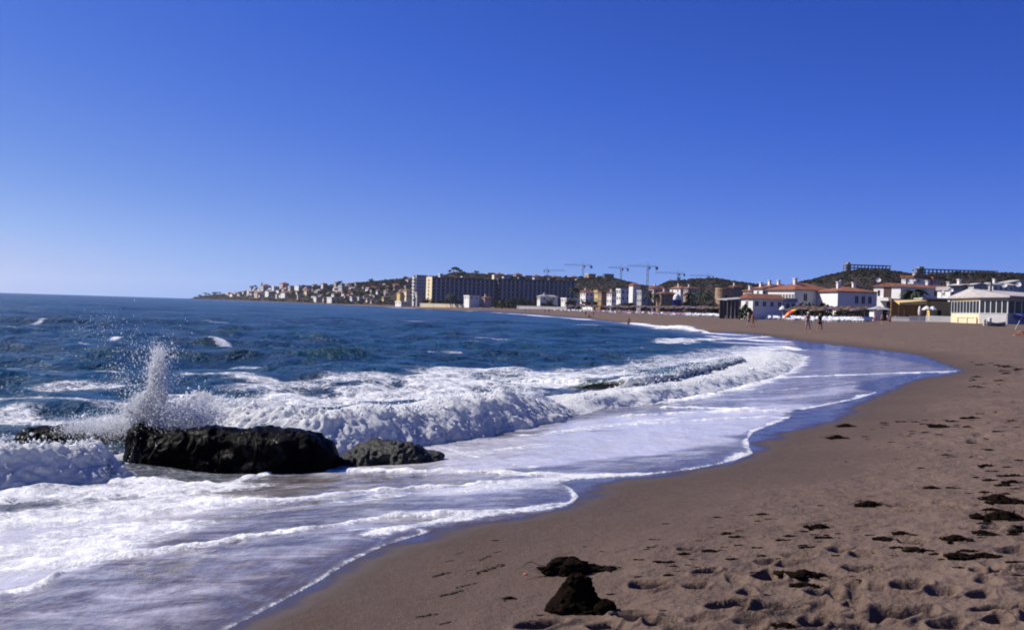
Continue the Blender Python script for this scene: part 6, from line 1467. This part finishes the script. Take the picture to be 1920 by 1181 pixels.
def weed(u_, v_, wpx, kind, label, group=None, ang=0.0, zs=1.0):
    p_ = on_sand(u_, v_); s = 1.22 * wpx / F_PX * p_.y; zs = zs * 1.15; o_ = link('seaweed', random.choice(WM[kind]), None, label=label, cat='seaweed', group=group)
    k = int(np.argmin((vs_sand[:, 0] - p_.x) ** 2 + (vs_sand[:, 1] - p_.y) ** 2)); o_.location = (p_.x, p_.y, vs_sand[k, 2]); o_.scale = (s, s * random.uniform(.85, 1.25), s * zs); o_.rotation_euler = (0, 0, ang + random.uniform(-.15, .15)); return o_
vs_sand = np.stack([sx, sy, sz], 1); _kk = (rr < 40) & (sx > -4); vs_sand = vs_sand[_kk]
BIG = [(1880,972,84,'dome','largest black seaweed heap at the right, beneath a row of smaller heaps'),(1871,938,60,'dome','black seaweed heap just above the largest heap at right'),(1905,944,60,'flat','flat black seaweed mass at the right edge beside the upper heap'),(1886,909,38,'flat','pair of merged dark seaweed tufts above the black heaps at right'),
       (1888,892,30,'flat','small dark seaweed tuft topmost of the heap column at right'),(1630,947,54,'dome','lone low dark seaweed mound in the middle of the smooth sand'),(1747,917,28,'dome','small round seaweed tuft left of the short weed string'),(1792,917,36,'strip','short string of dark seaweed right of the small round tuft'),
       (1536,990,42,'dome','dark seaweed mound below left of the lone mound'),(1688,1002,30,'dome','pointed seaweed mound above the flat dark mat'),(1660,1011,44,'flat','flat dark seaweed mat under the pointed mound'),(1792,1010,50,'dome','long low seaweed mound left of the spiky tuft'),(1841,1000,34,'dome','spiky seaweed tuft right of the long low mound'),
       (1510,1080,92,'flat','wide ragged seaweed patch among the footprints'),(1514,1098,62,'flat','dark seaweed patch just below the wide ragged patch'),(1801,1047,58,'flat','ragged seaweed patch low at the right near footprints'),(1850,1043,56,'flat','long ragged seaweed patch right of the low ragged patch'),
       (1723,1030,54,'flat','dark seaweed cluster between the flat mat and the right patches'),(1586,800,32,'dome','upper of two seaweed tufts near the blue wet sand'),(1569,822,36,'dome','lower of two seaweed tufts near the blue wet sand'),(1764,801,42,'flat','dark seaweed patch in the far strand line at right'),(1830,858,36,'flat','forked dark seaweed piece on the far right sand'),
       (1333,1034,32,'flat','dark oblong seaweed left of the footprints field'),(955,1122,24,'dome','single upright dark seaweed lump left of the tall heap'),(1525,1160,56,'strip','slanting dark seaweed roll at the bottom among footprints')]
for (u_, v_, w_, kd, lab) in BIG: weed(u_, v_, w_, kd, lab, None, .5 if 'slanting' in lab else (-.25 if 'string' in lab else 0), 1.0)
for (u_, v_, w_, an) in [(861,1037,24,.9),(845,1051,26,.8),(831,1076,52,.95),(884,1068,24,.8),(909,1046,42,1.0),(936,1034,24,.8),(919,1066,76,1.0),(875,1097,46,.8),(847,1113,54,.7),(862,1108,40,.8),(806,1153,52,.6),(839,1167,38,.7),(797,1123,20,.4)]:
    weed(u_, v_, w_, 'kelp', 'brown slanting seaweed strip in the cluster near the wet edge', 'slanting seaweed strips near the wet edge', an)
for (u_, v_, w_, kd) in [(1660,793,16,'flat'),(1693,791,28,'strip'),(1719,791,18,'flat'),(1824,784,38,'flat'),(1815,801,20,'flat'),(1876,809,32,'strip'),(1846,820,16,'flat'),(1822,831,18,'flat'),(1856,843,16,'dome'),(1841,876,10,'dome'),(1830,893,12,'flat'),(1818,926,14,'flat'),(1510,996,18,'flat'),(1553,1008,52,'strip'),(1430,965,18,'dome'),(1411,966,12,'flat'),
     (1473,1013,40,'strip'),(1518,1026,48,'strip'),(1432,1044,22,'flat'),(1376,1049,26,'flat'),(1634,1002,26,'strip'),(1891,876,18,'flat'),(1913,863,20,'flat'),(1914,988,26,'flat'),(1757,1038,26,'flat'),(1886,1029,30,'dome'),(1820,1031,48,'flat'),(1693,1025,54,'strip'),(1902,1054,40,'strip'),(1619,1070,74,'strip'),(1600,1080,18,'flat'),(1596,1092,40,'strip'),
     (1437,1115,22,'flat'),(1858,1074,20,'flat'),(1835,1073,18,'flat'),(1473,1177,40,'dome'),(1798,1177,34,'strip'),(931,1013,14,'flat'),(1097,1025,8,'flat'),(1250,982,20,'strip'),(1227,1012,22,'strip'),(1224,1026,26,'strip'),(1253,1054,50,'strip'),(1283,1039,22,'dome'),(1266,1062,18,'flat'),(1294,1060,22,'strip'),(1148,1113,18,'flat'),(1016,1152,16,'flat'),(1130,1034,10,'flat'),(1586,866,6,'dome'),(1704,838,8,'flat'),(1780,1010,12,'flat'),(1900,790,18,'flat'),(1870,772,14,'flat'),(1905,1000,20,'flat'),(1450,1010,8,'flat'),(1335,990,14,'strip')]:
    weed(u_, v_, w_, kd, 'small scrap of dark seaweed strewn on the dry sand', 'small seaweed scraps strewn on the sand', random.uniform(-.3, .3))
rgw = random.Random(77)
for k in range(26):
    weed(rgw.uniform(1840, 1922), rgw.uniform(870, 1010), rgw.uniform(14, 36), rgw.choice(['flat', 'flat', 'strip', 'dome']), 'dark seaweed tuft in the dense weed bank at the right edge', 'seaweed tufts of the weed bank at the right edge')
for k in range(60):
    weed(rgw.uniform(1180, 1915), rgw.gauss(1030, 32), rgw.uniform(8, 30), rgw.choice(['flat', 'strip', 'strip']), 'small scrap of dark seaweed strewn on the dry sand', 'small seaweed scraps strewn on the sand', rgw.uniform(-.4, .4))
for k in range(50):
    u_ = rgw.uniform(1620, 1915); weed(u_, 795 - (u_ - 1620) * .06 + rgw.gauss(8, 12) + rgw.random() ** 3 * 80, rgw.uniform(6, 24), rgw.choice(['flat', 'strip', 'strip']), 'dark seaweed scrap in the strand line across the right of the beach', 'seaweed scraps of the right-hand strand line')
for k in range(150):                      # strand line farther along the beach
    u_ = random.uniform(1560, 1915); v_ = np.interp(u_, [1560, 1650, 1750, 1850, 1915], [637, 648, 662, 680, 695]) + random.gauss(0, 3.5) + (random.random() < .3) * random.uniform(4, 60)
    q_ = on_sand(u_, v_)
    if sdist(np.array([q_.x]), np.array([q_.y]), WET_POLY, WET_LINE)[0] > -1: continue
    weed(u_, v_, random.uniform(7, 22), random.choice(['flat', 'strip']), 'tiny dark seaweed scrap along the distant strand line', 'seaweed scraps along the distant strand line')
# the two heaps in the foreground
HEAP = [(0, .5, -.05), (.12, .43, .09), (.3, .32, .21), (.5, .23, .36), (.7, .18, .50), (.9, .13, .60), (1, .03, .64)]
p_ = on_sand(1085, 1141); s_ = 116 / F_PX * p_.y
o_ = link('seaweed', tufts(31, 26, [(0, -.48, -.12), (.5, 0, -.2), (1, .5, -.06)], .05, .07, 60, M_WEED, HEAP), None, label='tall peaked seaweed heap in the foreground, narrow at its top', cat='seaweed'); o_.location = (p_.x, p_.y, p_.z); o_.scale = (s_, s_, s_ * .86)
p_ = on_sand(1134, 1147); s_ = 60 / F_PX * p_.y
o_ = link('seaweed', tufts(32, 20, [(0, -.4, 0), (1, .6, 0)], .06, .09, 34, M_WEED, [(0, .42, -.03), (.3, .36, .12), (.7, .22, .26), (1, .01, .32)]), None, label='rounded seaweed lump leaning on the right foot of the tall peaked heap', cat='seaweed'); o_.location = (p_.x, p_.y, p_.z); o_.scale = (s_, s_, s_ * 1.25)
p_ = on_sand(1092, 1072); s_ = 165 / F_PX * p_.y; bm = bmesh.new()
bm.from_mesh(tufts(33, 46, [(0, -.46, -.10, .5), (.25, -.22, .02, 1.3), (.5, .02, .06, 1.2), (.75, .25, .08, .9), (1, .5, .10, .4)], .04, .072, 60, M_WEED))
bm2 = tufts(35, 10, [(0, -.3, 0), (1, .1, .04)], .05, .05, 10, M_WEED, [(0, .26, -.03), (.25, .25, .06), (.6, .18, .11), (.9, .07, .14), (1, .01, .145)])
for v in bm2.vertices: v.co.x -= .16
bm.from_mesh(bm2)
o_ = link('seaweed', mesh_bm('seaweed', bm, (M_WEED,), True), None, label='broad seaweed clump behind the tall heap with a long tail to the right', cat='seaweed'); o_.location = (p_.x, p_.y, p_.z); o_.scale = (s_, s_, s_ * 1.1)
p_ = on_sand(985, 1077); bm = bmesh.new(); bmesh.ops.create_icosphere(bm, subdivisions=2, radius=.013)
for v in bm.verts: v.co.z *= .55; v.co += v.normal * .002 * mnoise.noise(v.co * 90)
o_ = link('pebble', mesh_bm('pebble', bm, (simple('orange pebble', (.45, .14, .06), .7, .1),), True), None, label='tiny orange pebble alone on the sand left of the heaps', cat='pebble'); o_.location = (p_.x, p_.y, p_.z + .004)

# ------------------------------------------------------------------ thin sea air
bm = bmesh.new(); box(bm, -6800, 6800, -6800, 6800, -14.5, 110)
me = mesh_bm('haze', bm)
hm = bpy.data.materials.new('haze'); hm.use_nodes = True; hm.node_tree.nodes.clear()
ho = hm.node_tree.nodes.new('ShaderNodeOutputMaterial'); hv_ = hm.node_tree.nodes.new('ShaderNodeVolumePrincipled')
hv_.inputs['Color'].default_value = (0.80, 0.86, 1.0, 1); hv_.inputs['Density'].default_value = 0.00004; hv_.inputs['Anisotropy'].default_value = 0.2
hm.node_tree.links.new(hv_.outputs[0], ho.inputs['Volume']); me.materials.append(hm)
link('haze', me, kind='stuff', label='thin bluish sea haze over the bay')
